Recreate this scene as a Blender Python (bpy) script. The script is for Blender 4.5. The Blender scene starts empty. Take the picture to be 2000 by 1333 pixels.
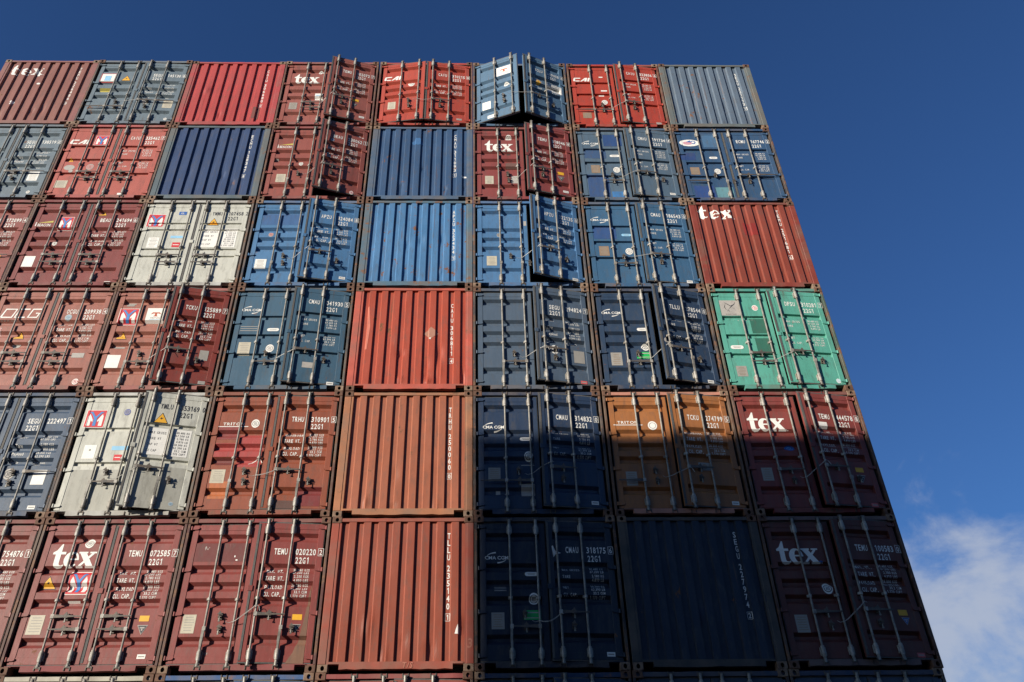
import bpy, bmesh, math, random
from mathutils import Vector, Matrix
# ------------------------------------------------------------------ camera, sky, sun, exposure
S = bpy.context.scene
COL = S.collection
R = math.radians
NROW = 8; HC = 2.591; PITCH = 2.46; WC = 2.438; LC = 6.058
cam = bpy.data.cameras.new('camera'); camo = bpy.data.objects.new('camera', cam); COL.objects.link(camo)
camo.location = (12.272, -13.447, 1.702)
camo.rotation_euler = (R(126.163), R(0.676), R(-0.957))
cam.sensor_width = 36; cam.lens = 29.18; cam.shift_x = 0.0223; cam.shift_y = 0.0006; cam.clip_end = 6000; cam.clip_start = 0.05
S.camera = camo

TOSUN = Vector((-1.25, -1.0, 0.40)).normalized()
sun_el = math.asin(TOSUN.z); sun_az = math.atan2(TOSUN.x, TOSUN.y)
S.view_settings.view_transform = 'Standard'; S.view_settings.look = 'None'
S.view_settings.exposure = 0.50; S.view_settings.gamma = 1.0
world = bpy.data.worlds.new("World"); S.world = world; world.use_nodes = True
def build_world():
    nt = world.node_tree; N = nt.nodes; L = nt.links; N.clear()
    out = N.new('ShaderNodeOutputWorld'); bg = N.new('ShaderNodeBackground'); bg.inputs['Strength'].default_value = 0.046
    sky = N.new('ShaderNodeTexSky'); sky.sky_type = 'NISHITA'; sky.sun_disc = False
    sky.sun_elevation = sun_el; sky.sun_rotation = sun_az; sky.altitude = 50
    sky.air_density = 1.15; sky.dust_density = 1.3; sky.ozone_density = 2.6
    tc = N.new('ShaderNodeTexCoord')
    # clouds: noise in the sky direction, low banks on the right-hand side of the stack
    mp = N.new('ShaderNodeMapping'); mp.inputs['Scale'].default_value = (1, 1, 1.5)
    L.new(tc.outputs['Generated'], mp.inputs[0])
    no = N.new('ShaderNodeTexNoise'); no.inputs['Scale'].default_value = 7.0; no.inputs['Detail'].default_value = 12
    no.inputs['Roughness'].default_value = 0.58; no.inputs['Distortion'].default_value = 0.25
    L.new(mp.outputs[0], no.inputs['Vector'])
    def blob(d, c0, c1, wt):
        v = N.new('ShaderNodeVectorMath'); v.operation = 'DOT_PRODUCT'; v.inputs[1].default_value = Vector(d).normalized()
        nn = N.new('ShaderNodeVectorMath'); nn.operation = 'NORMALIZE'
        L.new(tc.outputs['Generated'], nn.inputs[0]); L.new(nn.outputs[0], v.inputs[0])
        r = N.new('ShaderNodeMapRange'); r.inputs['From Min'].default_value = c0; r.inputs['From Max'].default_value = c1
        r.interpolation_type = 'SMOOTHSTEP'; r.inputs['To Max'].default_value = wt
        L.new(v.outputs['Value'], r.inputs['Value']); return r.outputs[0]
    m = None
    for d, c0, c1, wt in CLOUDS:
        b = blob(d, c0, c1, wt)
        if m is None: m = b
        else:
            a = N.new('ShaderNodeMath'); a.operation = 'MAXIMUM'; L.new(m, a.inputs[0]); L.new(b, a.inputs[1]); m = a.outputs[0]
    add = N.new('ShaderNodeMath'); add.operation = 'MULTIPLY_ADD'; L.new(m, add.inputs[0]); add.inputs[1].default_value = 0.30
    L.new(no.outputs['Fac'], add.inputs[2])
    mr = N.new('ShaderNodeMapRange'); mr.inputs['From Min'].default_value = 0.655; mr.inputs['From Max'].default_value = 0.92
    mr.interpolation_type = 'SMOOTHSTEP'; mr.inputs['To Max'].default_value = 0.80
    L.new(add.outputs[0], mr.inputs['Value'])
    mx = N.new('ShaderNodeMix'); mx.data_type = 'RGBA'; mx.clamp_factor = True
    gate = N.new('ShaderNodeMapRange'); gate.interpolation_type = 'SMOOTHSTEP'; gate.inputs['From Max'].default_value = 0.35; L.new(m, gate.inputs['Value'])
    gm = N.new('ShaderNodeMath'); gm.operation = 'MULTIPLY'; L.new(gate.outputs[0], gm.inputs[0]); L.new(mr.outputs[0], gm.inputs[1])
    L.new(gm.outputs[0], mx.inputs['Factor'])
    tint = N.new('ShaderNodeMix'); tint.data_type = 'RGBA'; tint.blend_type = 'MULTIPLY'; tint.inputs['Factor'].default_value = 1
    L.new(sky.outputs[0], tint.inputs['A']); tint.inputs['B'].default_value = SKYTINT
    L.new(tint.outputs['Result'], mx.inputs['A']); mx.inputs['B'].default_value = CLOUDCOL
    L.new(mx.outputs['Result'], bg.inputs['Color']); L.new(bg.outputs[0], out.inputs['Surface'])
def px_dir(px, py):
    """direction in the world of a point of the photograph (used only to find where the cloud bank hangs)"""
    f = 1621.2
    v = Vector(((px + 46.2 - 1000) / f, (666.5 - py) / f, -1))
    return camo.rotation_euler.to_matrix() @ v
CLOUDS = [(px_dir(1895, 1180), 0.9905, 0.9996, 1.0), (px_dir(1840, 955), 0.9965, 1.0, 0.62), (px_dir(1905, 1365), 0.9960, 1.0, 1.0), (px_dir(2030, 1130), 0.9940, 1.0, 0.9)]
CLOUDCOL = (7.2, 7.9, 9.4, 1); SKYTINT = (0.60, 1.00, 1.70, 1)
build_world()
sd = bpy.data.lights.new('sun', 'SUN'); sd.energy = 5.0; sd.angle = R(0.4); sd.color = (1.0, 0.91, 0.78)
so = bpy.data.objects.new('sun', sd); COL.objects.link(so)
so.rotation_euler = TOSUN.to_track_quat('Z', 'Y').to_euler(); so.location = (-60, -50, 60)
S.render.engine = 'CYCLES'; S.cycles.max_bounces = 6; S.cycles.diffuse_bounces = 3; S.cycles.glossy_bounces = 3

# ------------------------------------------------------------------ materials
def lin(c):
    return tuple((x / 12.92 if x <= 0.04045 else ((x + 0.055) / 1.055) ** 2.4) for x in [v / 255 for v in c])
_m = {}
def nodes(name):
    m = bpy.data.materials.new(name); m.use_nodes = True
    nt = m.node_tree; b = nt.nodes['Principled BSDF']
    return m, nt, nt.nodes, nt.links, b
def noise(N, L, vec, scale, detail=4, rough=0.55, sc=None, loc=(0, 0, 0)):
    mp = N.new('ShaderNodeMapping'); mp.inputs['Location'].default_value = loc
    if sc: mp.inputs['Scale'].default_value = sc
    L.new(vec, mp.inputs[0])
    n = N.new('ShaderNodeTexNoise'); n.inputs['Scale'].default_value = scale; n.inputs['Detail'].default_value = detail
    n.inputs['Roughness'].default_value = rough; L.new(mp.outputs[0], n.inputs['Vector']); return n.outputs['Fac']
def ramp(N, L, v, a, b, t0=0., t1=1.):
    r = N.new('ShaderNodeMapRange'); r.inputs['From Min'].default_value = a; r.inputs['From Max'].default_value = b
    r.inputs['To Min'].default_value = t0; r.inputs['To Max'].default_value = t1; L.new(v, r.inputs['Value']); return r.outputs[0]
def mixc(N, L, f, a, b, mode='MIX'):
    x = N.new('ShaderNodeMix'); x.data_type = 'RGBA'; x.blend_type = mode; x.clamp_factor = True
    if isinstance(f, float): x.inputs['Factor'].default_value = f
    else: L.new(f, x.inputs['Factor'])
    for k, v in (('A', a), ('B', b)):
        if isinstance(v, tuple): x.inputs[k].default_value = (*v[:3], 1)
        else: L.new(v, x.inputs[k])
    return x.outputs['Result']
def paint(key, rgb, rust=0.5, fade=0.25, rough=0.5, seed=None):
    """weathered container paint: faded patches, vertical dirt streaks, rust specks, small dents"""
    k = ('paint', key)
    if k in _m: return _m[k]
    rnd = random.Random(key if seed is None else seed)
    o = tuple(rnd.uniform(-50, 50) for _ in range(3))
    m, nt, N, L, b = nodes('paint_' + key)
    tc = N.new('ShaderNodeTexCoord'); oi = N.new('ShaderNodeNewGeometry'); vec = oi.outputs['Position']
    base = lin(rgb); lum = .3 * base[0] + .59 * base[1] + .11 * base[2]; wts = (.95, 1.0, .82) if base[0] > base[2] * 1.6 else (1.0, 1.0, .94); base = tuple((x * .95 + lum * .05) * w for x, w in zip(base, wts))
    hi = tuple(min(1, c * 1.22 + 0.022) for c in base); lo = tuple(c * 0.74 for c in base)
    c = mixc(N, L, ramp(N, L, noise(N, L, vec, 0.9, 5, .6, loc=o), .3, .7, 0, fade * 2.2), base, hi)
    c = mixc(N, L, ramp(N, L, noise(N, L, vec, 2.2, 6, .65, (3.2, 3.2, 0.35), o), .48, .78, 0, .75), c, lo)
    grime = (0.085, 0.075, 0.062)
    c = mixc(N, L, ramp(N, L, noise(N, L, vec, 7, 7, .7, (1.6, 1.6, .5), (o[1], o[2], o[0])), .50, .72, 0, .50), c, grime)
    c = mixc(N, L, ramp(N, L, noise(N, L, vec, 60, 3, .6, loc=o), .35, .65, 0, .16), c, hi)
    c = mixc(N, L, ramp(N, L, noise(N, L, vec, 14, 5, .7, (3, 3, .25), (o[0], o[2], o[1])), .66, .70, 0, .55), c, tuple(min(1, x * 1.5 + .07) for x in base))
    rn = noise(N, L, vec, 3.4, 9, .72, (1, 1, .8), (o[2], o[0], o[1]))
    th = .72 - .13 * rust
    rc = mixc(N, L, noise(N, L, vec, 25, 3), (0.10, 0.035, 0.014), (0.22, 0.10, 0.045))
    rf = ramp(N, L, rn, th, th + .035)
    c = mixc(N, L, rf, c, rc)
    run = ramp(N, L, noise(N, L, vec, 3.0, 6, .6, (4.5, 4.5, .22), (o[0], o[2], o[1])), .70 - .10 * rust, .80 - .08 * rust, 0, .75)
    c = mixc(N, L, run, c, (0.13, 0.065, 0.035))
    L.new(c, b.inputs['Base Color'])
    L.new(mixc(N, L, rf, (rough,) * 3, (.85,) * 3), b.inputs['Roughness'])
    b.inputs['Specular IOR Level'].default_value = 0.42
    bp = N.new('ShaderNodeBump'); bp.inputs['Strength'].default_value = 0.35; bp.inputs['Distance'].default_value = 0.012
    nn = noise(N, L, vec, 5, 4, .5, loc=o); L.new(nn, bp.inputs['Height'])
    b2 = N.new('ShaderNodeBump'); b2.inputs['Strength'].default_value = 0.25; b2.inputs['Distance'].default_value = 0.003
    L.new(noise(N, L, vec, 40, 4, .6), b2.inputs['Height']); L.new(bp.outputs[0], b2.inputs['Normal'])
    L.new(b2.outputs[0], b.inputs['Normal'])
    _m[k] = m; return m
def frame_paint(key, rgb, amount=0.5):
    """frame steel: the container's paint rubbed and rusted through"""
    k = ('frame', key, amount)
    if k in _m: return _m[k]
    rnd = random.Random(key + 'f'); o = tuple(rnd.uniform(-50, 50) for _ in range(3))
    m, nt, N, L, b = nodes('frame_' + key)
    vec = N.new('ShaderNodeNewGeometry').outputs['Position']
    base = lin(rgb); lo = tuple(c * .8 for c in base)
    c = mixc(N, L, ramp(N, L, noise(N, L, vec, 3, 6, .6, loc=o), .35, .65), base, lo)
    c = mixc(N, L, ramp(N, L, noise(N, L, vec, 1.7, 7, .66, loc=(o[1], o[0], o[2])), .42, .62, 0, .30 + amount * .5), c, (0.15, 0.115, 0.085))
    rn = noise(N, L, vec, 5, 9, .72, loc=(o[2], o[0], o[1]))
    rc = mixc(N, L, noise(N, L, vec, 22, 4), (0.085, 0.034, 0.018), (0.24, 0.12, 0.06))
    th = .70 - .22 * amount
    c = mixc(N, L, ramp(N, L, rn, th, th + .07), c, rc)
    L.new(c, b.inputs['Base Color']); b.inputs['Roughness'].default_value = .68
    bp = N.new('ShaderNodeBump'); bp.inputs['Strength'].default_value = .5; bp.inputs['Distance'].default_value = .004
    L.new(rn, bp.inputs['Height']); L.new(bp.outputs[0], b.inputs['Normal'])
    _m[k] = m; return m
def rusty(key, a, c2, rough=.8, metal=0.):
    k = ('rusty', key)
    if k in _m: return _m[k]
    m, nt, N, L, b = nodes(key)
    vec = N.new('ShaderNodeNewGeometry').outputs['Position']
    c = mixc(N, L, ramp(N, L, noise(N, L, vec, 7, 7, .68), .38, .62), a, c2)
    c = mixc(N, L, ramp(N, L, noise(N, L, vec, 40, 4, .6), .5, .7, 0, .6), c, tuple(x * .45 for x in a))
    L.new(c, b.inputs['Base Color']); b.inputs['Roughness'].default_value = rough; b.inputs['Metallic'].default_value = metal
    bp = N.new('ShaderNodeBump'); bp.inputs['Strength'].default_value = .5; bp.inputs['Distance'].default_value = .003
    L.new(noise(N, L, vec, 30, 5, .6), bp.inputs['Height']); L.new(bp.outputs[0], b.inputs['Normal'])
    _m[k] = m; return m
def ink(key, rgb, rough=.55, wear=.35):
    """paint or film of the markings, worn through in places to nothing darker than dirt"""
    k = ('ink', key)
    if k in _m: return _m[k]
    m, nt, N, L, b = nodes('marking_' + key)
    vec = N.new('ShaderNodeNewGeometry').outputs['Position']; base = lin(rgb)
    c = mixc(N, L, ramp(N, L, noise(N, L, vec, 9, 6, .65), .45, .7, 0, wear), base, tuple(x * .55 + .03 for x in base))
    L.new(c, b.inputs['Base Color']); b.inputs['Roughness'].default_value = rough
    _m[k] = m; return m
RUST = rusty('rusted_casting', (0.165, 0.082, 0.048), (0.085, 0.042, 0.026))
RUST2 = rusty('rusted_casting_pale', (0.27, 0.185, 0.125), (0.15, 0.085, 0.052))
GALV = rusty('galvanised_steel', (0.30, 0.285, 0.25), (0.16, 0.145, 0.122), .5, .15)
GALVL = rusty('zinc_housing', (0.42, 0.40, 0.36), (0.22, 0.195, 0.16), .5, .1)
DARKM = rusty('dark_handle_steel', (0.075, 0.070, 0.065), (0.14, 0.11, 0.085), .6, .2)
GASK = rusty('rubber_gasket', (0.075, 0.078, 0.078), (0.11, 0.10, 0.088), .75)
INSIDE = rusty('shade_black_interior', (0.030, 0.026, 0.022), (0.04, 0.035, 0.03), .9)  # near-black colour puts the shade into gaps, holes and interior
WIRE = ink('tie_wire', (176, 174, 168), .45, .3)
INKS = {'w': ink('white', (228, 226, 219), wear=.25), 'w2': ink('worn_white', (168, 163, 156), wear=.5), 'cream': ink('cream', (184, 176, 156)),
        'grey': ink('grey_plate', (150, 146, 138)), 'tan': ink('tan_plate', (140, 118, 96)), 'k': ink('black', (28, 28, 30)), 'dk': ink('dark_letter', (52, 54, 58)),
        'r': ink('red', (196, 40, 48)), 'yb': ink('logo_blue', (60, 128, 190)), 'y': ink('yellow', (226, 168, 40)), 'yd': ink('dull_yellow', (190, 176, 84)),
        'g': ink('green', (30, 170, 84), wear=.1), 'b': ink('blue', (40, 90, 160)), 'br': ink('sign_brown', (176, 84, 50)), 'or': ink('pink_red', (205, 90, 90)),
        'lb': ink('pale_blue', (140, 190, 220))}

# ------------------------------------------------------------------ mesh helpers
class MB:
    def __init__(s): s.v = []; s.f = []; s.mi = []; s.m = []
    def mat(s, m):
        if m not in s.m: s.m.append(m)
        return s.m.index(m)
    def face(s, idx, m): s.f.append(tuple(idx)); s.mi.append(s.mat(m))
    def box(s, x0, x1, y0, y1, z0, z1, m, skip=''):
        b = len(s.v)
        s.v += [(x0, y0, z0), (x1, y0, z0), (x1, y1, z0), (x0, y1, z0), (x0, y0, z1), (x1, y0, z1), (x1, y1, z1), (x0, y1, z1)]
        for k, q in (('b', (0, 3, 2, 1)), ('t', (4, 5, 6, 7)), ('f', (0, 1, 5, 4)), ('k', (2, 3, 7, 6)), ('r', (1, 2, 6, 5)), ('l', (3, 0, 4, 7))):
            if k not in skip: s.face([b + i for i in q], m)
    def bbox(s, x0, x1, y0, y1, z0, z1, m, c=.006):
        """box whose front edges are chamfered"""
        b = len(s.v)
        s.v += [(x0, y0 + c, z0), (x1, y0 + c, z0), (x1, y0 + c, z1), (x0, y0 + c, z1),
                (x0 + c, y0, z0 + c), (x1 - c, y0, z0 + c), (x1 - c, y0, z1 - c), (x0 + c, y0, z1 - c),
                (x0, y1, z0), (x1, y1, z0), (x1, y1, z1), (x0, y1, z1)]
        for q in ((4, 5, 6, 7), (0, 1, 5, 4), (1, 2, 6, 5), (2, 3, 7, 6), (3, 0, 4, 7), (0, 8, 9, 1), (1, 9, 10, 2), (2, 10, 11, 3), (3, 11, 8, 0), (8, 11, 10, 9)):
            s.face([b + i for i in q], m)
    def cyl(s, p0, p1, r, m, n=10, r1=None, cap=True):
        p0 = Vector(p0); p1 = Vector(p1); d = (p1 - p0).normalized(); r1 = r if r1 is None else r1
        u = d.orthogonal().normalized(); w = d.cross(u); b = len(s.v)
        for p, rr in ((p0, r), (p1, r1)):
            for i in range(n):
                a = 2 * math.pi * i / n; s.v.append(tuple(p + (u * math.cos(a) + w * math.sin(a)) * rr))
        for i in range(n): s.face((b + i, b + (i + 1) % n, b + n + (i + 1) % n, b + n + i), m)
        if cap: s.face([b + n - 1 - i for i in range(n)], m); s.face([b + n + i for i in range(n)], m)
    def tube(s, pts, r, m, n=6):
        for a, b in zip(pts, pts[1:]): s.cyl(a, b, r, m, n)
    def prism(s, pts, y0, y1, m):
        b = len(s.v); n = len(pts)
        s.v += [(x, y0, z) for x, z in pts] + [(x, y1, z) for x, z in pts]
        s.face([b + i for i in range(n)], m); s.face([b + n + n - 1 - i for i in range(n)], m)
        for i in range(n): s.face((b + i, b + n + i, b + n + (i + 1) % n, b + (i + 1) % n), m)
    def build(s, name, parent=None, off=(0, 0, 0), smooth=False, fix=True):
        me = bpy.data.meshes.new(name); ox, oy, oz = off
        me.from_pydata([(x - ox, y - oy, z - oz) for x, y, z in s.v], [], s.f)
        for m in s.m: me.materials.append(m)
        me.polygons.foreach_set('material_index', s.mi)
        if fix:
            bm = bmesh.new(); bm.from_mesh(me); bmesh.ops.recalc_face_normals(bm, faces=bm.faces); bm.to_mesh(me); bm.free()
        if smooth: me.polygons.foreach_set('use_smooth', [True] * len(me.polygons))
        me.update()
        return put(name, me, parent)
def put(name, me, parent=None, loc=None):
    o = bpy.data.objects.new(name, me); COL.objects.link(o)
    if parent is not None: o.parent = parent
    if loc: o.location = loc
    return o
HX = WC / 2
CO = (HX, 0, 0)        # geometry below is written with x from 0 to 2.438; the Empty stands at the middle of the front edge

# ------------------------------------------------------------------ profiles (depth of the sheet behind the front plane)
YP = 0.052
BANDS = {'A': ([.11, .345, .47, .587, .855], .054, .046, .062, .060), 'B': ([.288, .492, .698], .012, .07, .028, .045),
         'W4': ([.26, .345, .595, .685], .012, .03, .012, .034), 'W2': ([.30, .61], .012, .055, .016, .040)}
DZ0, DZ1 = 0.158, 2.470        # door leaf
PZ0, PZ1 = DZ0 + .11, DZ1 - .105
def door_profile(kind):
    fr, a, fl, b, dep = BANDS[kind]; pts = [(PZ1, 0.)]
    for f in fr:
        zc = DZ1 - f * (DZ1 - DZ0); h = (a + fl + b) / 2; t = zc + h
        pts += [(t, 0.), (t - a, dep), (t - a - fl, dep), (t - a - fl - b, 0.)]
    pts.append((PZ0, 0.)); return pts[::-1]      # rising z
def interp(pr, t):
    if t <= pr[0][0]: return pr[0][1]
    for (a, da), (b, db) in zip(pr, pr[1:]):
        if t <= b: return da + (db - da) * (t - a) / max(1e-9, b - a)
    return pr[-1][1]
CX0, CP, CN, CD = .165, .252, 9, .041
CY = .018
def corr_profile():
    pts = [(.13, 0.)]
    for k in range(CN):
        x = CX0 + CP * k; pts += [(x, 0.), (x + .012, CD), (x + .112, CD), (x + .134, 0.)]
    pts.append((2.35, 0.)); return pts
CORR = corr_profile()

# ------------------------------------------------------------------ glyphs and decals
_g = {}
def glyph(ch, bold=.030):
    if (ch, bold) in _g: return _g[(ch, bold)]
    if ch == '1': _g[(ch, bold)] = ([(.19, 0), (.34, 0), (.34, .73), (.22, .73), (.0, .60), (.0, .47), (.19, .56)], [(0, 1, 2, 3, 6), (3, 4, 5, 6)], .34); return _g[(ch, bold)]
    if ch == 'I': _g[(ch, bold)] = ([(0, 0), (.15, 0), (.15, .73), (0, .73)], [(0, 1, 2, 3)], .15); return _g[(ch, bold)]
    cu = bpy.data.curves.new('g', 'FONT'); cu.body = ch; cu.size = 1; cu.resolution_u = 2; cu.offset = bold
    o = bpy.data.objects.new('g', cu); COL.objects.link(o)
    dg = bpy.context.evaluated_depsgraph_get(); me = bpy.data.meshes.new_from_object(o.evaluated_get(dg))
    vs = [(v.co.x, v.co.y) for v in me.vertices]; fs = [tuple(p.vertices) for p in me.polygons]
    bpy.data.objects.remove(o); bpy.data.curves.remove(cu); bpy.data.meshes.remove(me)
    if vs:
        x0 = min(v[0] for v in vs); x1 = max(v[0] for v in vs)
    else: x0 = 0; x1 = .3
    _g[(ch, bold)] = ([(x - x0, y) for x, y in vs], fs, x1 - x0); return _g[(ch, bold)]
CAPH = .73
class Dec:
    """flat markings in (x, z) of the container face, laid on the sheet metal and following its folds"""
    def __init__(s): s.v = []; s.f = []; s.c = []; s.lay = []
    def add(s, vs, fs, col, lay=0):
        b = len(s.v); s.v += list(vs); s.lay += [lay] * len(vs)
        for f in fs: s.f.append(tuple(b + i for i in f)); s.c.append(col)
    def poly(s, pts, col, lay=0): s.add(pts, [tuple(range(len(pts)))], col, lay)
    def rect(s, cx, cz, w, h, col, lay=0, sh=0.):
        s.poly([(cx - w / 2, cz - h / 2), (cx + w / 2, cz - h / 2), (cx + w / 2 + sh, cz + h / 2), (cx - w / 2 + sh, cz + h / 2)], col, lay)
    def disc(s, cx, cz, r, col, lay=0, n=18, sx=1.):
        s.poly([(cx + r * sx * math.cos(2 * math.pi * i / n), cz + r * math.sin(2 * math.pi * i / n)) for i in range(n)], col, lay)
    def ring(s, cx, cz, r0, r1, col, lay=0, n=20, a0=0., a1=360.):
        full = abs(a1 - a0) >= 359.9; m = n if full else n + 1; vs = []
        for i in range(m):
            a = R(a0 + (a1 - a0) * i / n); vs += [(cx + r0 * math.cos(a), cz + r0 * math.sin(a)), (cx + r1 * math.cos(a), cz + r1 * math.sin(a))]
        fs = [(2 * i, 2 * i + 1, (2 * i + 3) % len(vs), (2 * i + 2) % len(vs)) for i in range(n)]
        s.add(vs, fs, col, lay)
    def stroke(s, pts, ws, col, lay=0):
        vs = []
        for i, (x, z) in enumerate(pts):
            a = pts[max(0, i - 1)]; b = pts[min(len(pts) - 1, i + 1)]
            d = Vector((b[0] - a[0], b[1] - a[1])); d = d.normalized() if d.length > 0 else Vector((1, 0)); w = ws[i] / 2 if isinstance(ws, (list, tuple)) else ws / 2
            vs += [(x - d.y * w, z + d.x * w), (x + d.y * w, z - d.x * w)]
        s.add(vs, [(2 * i, 2 * i + 1, 2 * i + 3, 2 * i + 2) for i in range(len(pts) - 1)], col, lay)
    def text(s, t, x, z, h, col='w', wf=.56, gap=.16, lay=0, mono=True, align='l', shear=0.):
        """caps of height h with the foot at z; wf = glyph width / height (mono) or x-stretch"""
        k = h / CAPH; cw = h * wf; out = []; cur = 0
        for ch in t:
            vs, fs, w = glyph(ch, .017 if h > .095 else .012 if h > .06 else .004)
            if ch == ' ': cur += (cw if mono else .32 * h); continue
            if mono:
                tw = cw * (.42 if ch in '.,:' else .58 if ch == '1' else .26 if ch == 'I' else 1.0); sx = tw / max(w, .05) if ch not in '.,:' else k
                ox = (cw - tw) / (2.6 if ch == '1' else 2) if ch in '1I' else 0
                out.append((vs, fs, cur + ox, sx)); cur += (cw if ch not in '.,:' else cw * .4) + gap * h
            else:
                out.append((vs, fs, cur, k * wf)); cur += w * k * wf + gap * h
        tot = cur - gap * h; x0 = x - (tot / 2 if align == 'c' else tot if align == 'r' else 0)
        for vs, fs, cx, sx in out:
            s.add([(x0 + cx + vx * sx + shear * vy * k, z + vy * k) for vx, vy in vs], fs, col, lay)
        return tot
    def build(s, name, parent, off, prof, axis, ybase, lift=.0022, label=None, dent=None, zone=None):
        if not s.v: return None
        me = bpy.data.meshes.new(name); me.from_pydata([(x, s.lay[i] * .0015, z) for i, (x, z) in enumerate(s.v)], [], s.f)
        cols = []
        for c in s.c:
            if c not in cols: cols.append(c)
        for c in cols: me.materials.append(INKS[c] if isinstance(c, str) else c)
        me.polygons.foreach_set('material_index', [cols.index(c) for c in s.c])
        bm = bmesh.new(); bm.from_mesh(me)
        bmesh.ops.triangulate(bm, faces=bm.faces)
        ax = 2 if axis == 'z' else 0
        lo = min(v.co[ax] for v in bm.verts); hi = max(v.co[ax] for v in bm.verts)
        for t, _ in prof:
            if lo < t < hi:
                nrm = (0, 0, 1) if ax == 2 else (1, 0, 0); co = (0, 0, t) if ax == 2 else (t, 0, 0)
                bmesh.ops.bisect_plane(bm, geom=bm.verts[:] + bm.edges[:] + bm.faces[:], plane_co=co, plane_no=nrm)
        if dent and max(s.lay) >= 1:
            for ax_ in (0, 2):
                l_ = min(v.co[ax_] for v in bm.verts); h_ = max(v.co[ax_] for v in bm.verts); t = l_ + .07
                while t < h_:
                    bmesh.ops.bisect_plane(bm, geom=bm.verts[:] + bm.edges[:] + bm.faces[:], plane_co=(t, 0, 0) if ax_ == 0 else (0, 0, t), plane_no=(1, 0, 0) if ax_ == 0 else (0, 0, 1)); t += .07
        if zone:
            xa, xb, za, zb, yf = zone
            for ax_, vals in ((0, (xa, xa + .006, xb - .006, xb)), (2, (za, za + .006, zb - .006, zb))):
                l_ = min(v.co[ax_] for v in bm.verts); h_ = max(v.co[ax_] for v in bm.verts)
                for t in vals:
                    if l_ < t < h_: bmesh.ops.bisect_plane(bm, geom=bm.verts[:] + bm.edges[:] + bm.faces[:], plane_co=(t, 0, 0) if ax_ == 0 else (0, 0, t), plane_no=(1, 0, 0) if ax_ == 0 else (0, 0, 1))
        for v in bm.verts:
            if zone and not (xa + 1e-4 < v.co.x < xb - 1e-4 and za + 1e-4 < v.co.z < zb - 1e-4):
                v.co = Vector((v.co.x - off[0], yf - .002 - v.co.y - off[1], v.co.z - off[2])); continue
            y = ybase + interp(prof, v.co[ax]) - lift - v.co.y + (dent(v.co.x, v.co.z) if dent else 0.)
            v.co = Vector((v.co.x - off[0], y - off[1], v.co.z - off[2]))
        bm.normal_update()
        for f in bm.faces:
            if f.normal.y > 0: f.normal_flip()
        bm.to_mesh(me); bm.free(); me.update()
        o = put(name, me, parent)
        if label: o['label'] = label
        return o

def draw_tex(d, x, z, h, col='w', lay=0, gapx=None):
    """lower-case serif t e x, h = height of the t"""
    u = h / 1.5
    g = gapx if gapx else [0, .80 * u, 1.62 * u]
    def P(pts, ox): return [(x + ox + a * u, z + b * u) for a, b in pts]
    # t
    d.poly(P([(.18, .84), (.18, .2), (.24, .05), (.42, -.03), (.66, 0), (.80, .1), (.80, .2), (.66, .13), (.54, .16), (.50, .26), (.50, .84)], g[0]), col, lay)
    d.poly(P([(0, .84), (.78, .84), (.78, 1.0), (.50, 1.0), (.50, 1.5), (.42, 1.5), (.2, 1.1), (0, .96)], g[0]), col, lay)
    # e
    pts = []; ws = []
    for i in range(19):
        a = R(2 + i * 17.6); pts.append((x + g[1] + (.46 + .33 * math.cos(a)) * u, z + (.5 + .44 * math.sin(a)) * u))
        dd = abs(a - math.pi); ws.append((.12 + .24 * max(0, math.cos(dd)) ** 1.0 if i < 16 else .10) * u)
    d.stroke(pts, ws, col, lay)
    d.poly(P([(.22, .47), (.86, .47), (.86, .57), (.22, .57)], g[1]), col, lay + .25)
    # x
    d.poly(P([(.02, .92), (.58, .08), (.98, .08), (.42, .92)], g[2]), col, lay)
    d.stroke(P([(.86, .92), (.14, .08)], g[2]), .14 * u, col, lay + .3)
    for a in ([(-.04, .90), (.50, .90), (.50, 1.0), (-.04, 1.0)], [(.62, .90), (1.04, .90), (1.04, 1.0), (.62, 1.0)], [(-.04, 0), (.36, 0), (.36, .1), (-.04, .1)], [(.50, 0), (1.06, 0), (1.06, .1), (.50, .1)]):
        d.poly(P(a, g[2]), col, lay + .15)
    d.disc(x + g[2] + 1.16 * u, z + .04 * u, .035 * u, col, lay, 8)
def draw_cma(d, x, z, w=.60, col='w'):
    """wide letters between two swooshes; x left, z centre"""
    h = .095 * w / .6
    t = Dec(); tot = t.text('CMA CGM', 0, 0, h, col, wf=1.18, gap=.10, mono=False); k = w / tot
    d.add([(x + a * k, z - h / 2 + b) for a, b in t.v], t.f, col)
    for sg in (1, -1):
        pts = []; ws = []
        for i in range(9):
            q = i / 8; a = R(168 - 70 * q); px = .28 * math.cos(a); pz = .13 * math.sin(a)
            pts.append((x + w / 2 - .0 + sg * (px + .02) * w / .6, z + sg * (pz + .0) * w / .6 + sg * .005)); ws.append((.006 + .030 * q ** 1.3) * w / .6)
        d.stroke(pts, ws, col)
def draw_ym(d, cx, cz, w, h, sh=0.):
    d.rect(cx, cz, w * 1.06, h * 1.06, 'w'); d.rect(cx, cz, w, h, 'r', 1)
    def P(p): return [(cx + a * w, cz + b * h) for a, b in p]
    for s in (-1, 1):
        d.poly(P([(s * .40, -.42), (s * .40, .12), (s * .33, .28), (s * .23, .12), (s * .12, -.08), (s * .12, -.2), (s * .22, -.1), (s * .22, -.42)]), 'w', 2)
    d.poly(P([(-.08, -.42), (.08, -.42), (.08, .02), (.24, .28), (.38, .40), (.22, .42), (.12, .28), (0, .12), (-.12, .28), (-.22, .42), (-.38, .40), (-.24, .28), (-.08, .02)]), 'yb', 3)
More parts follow.
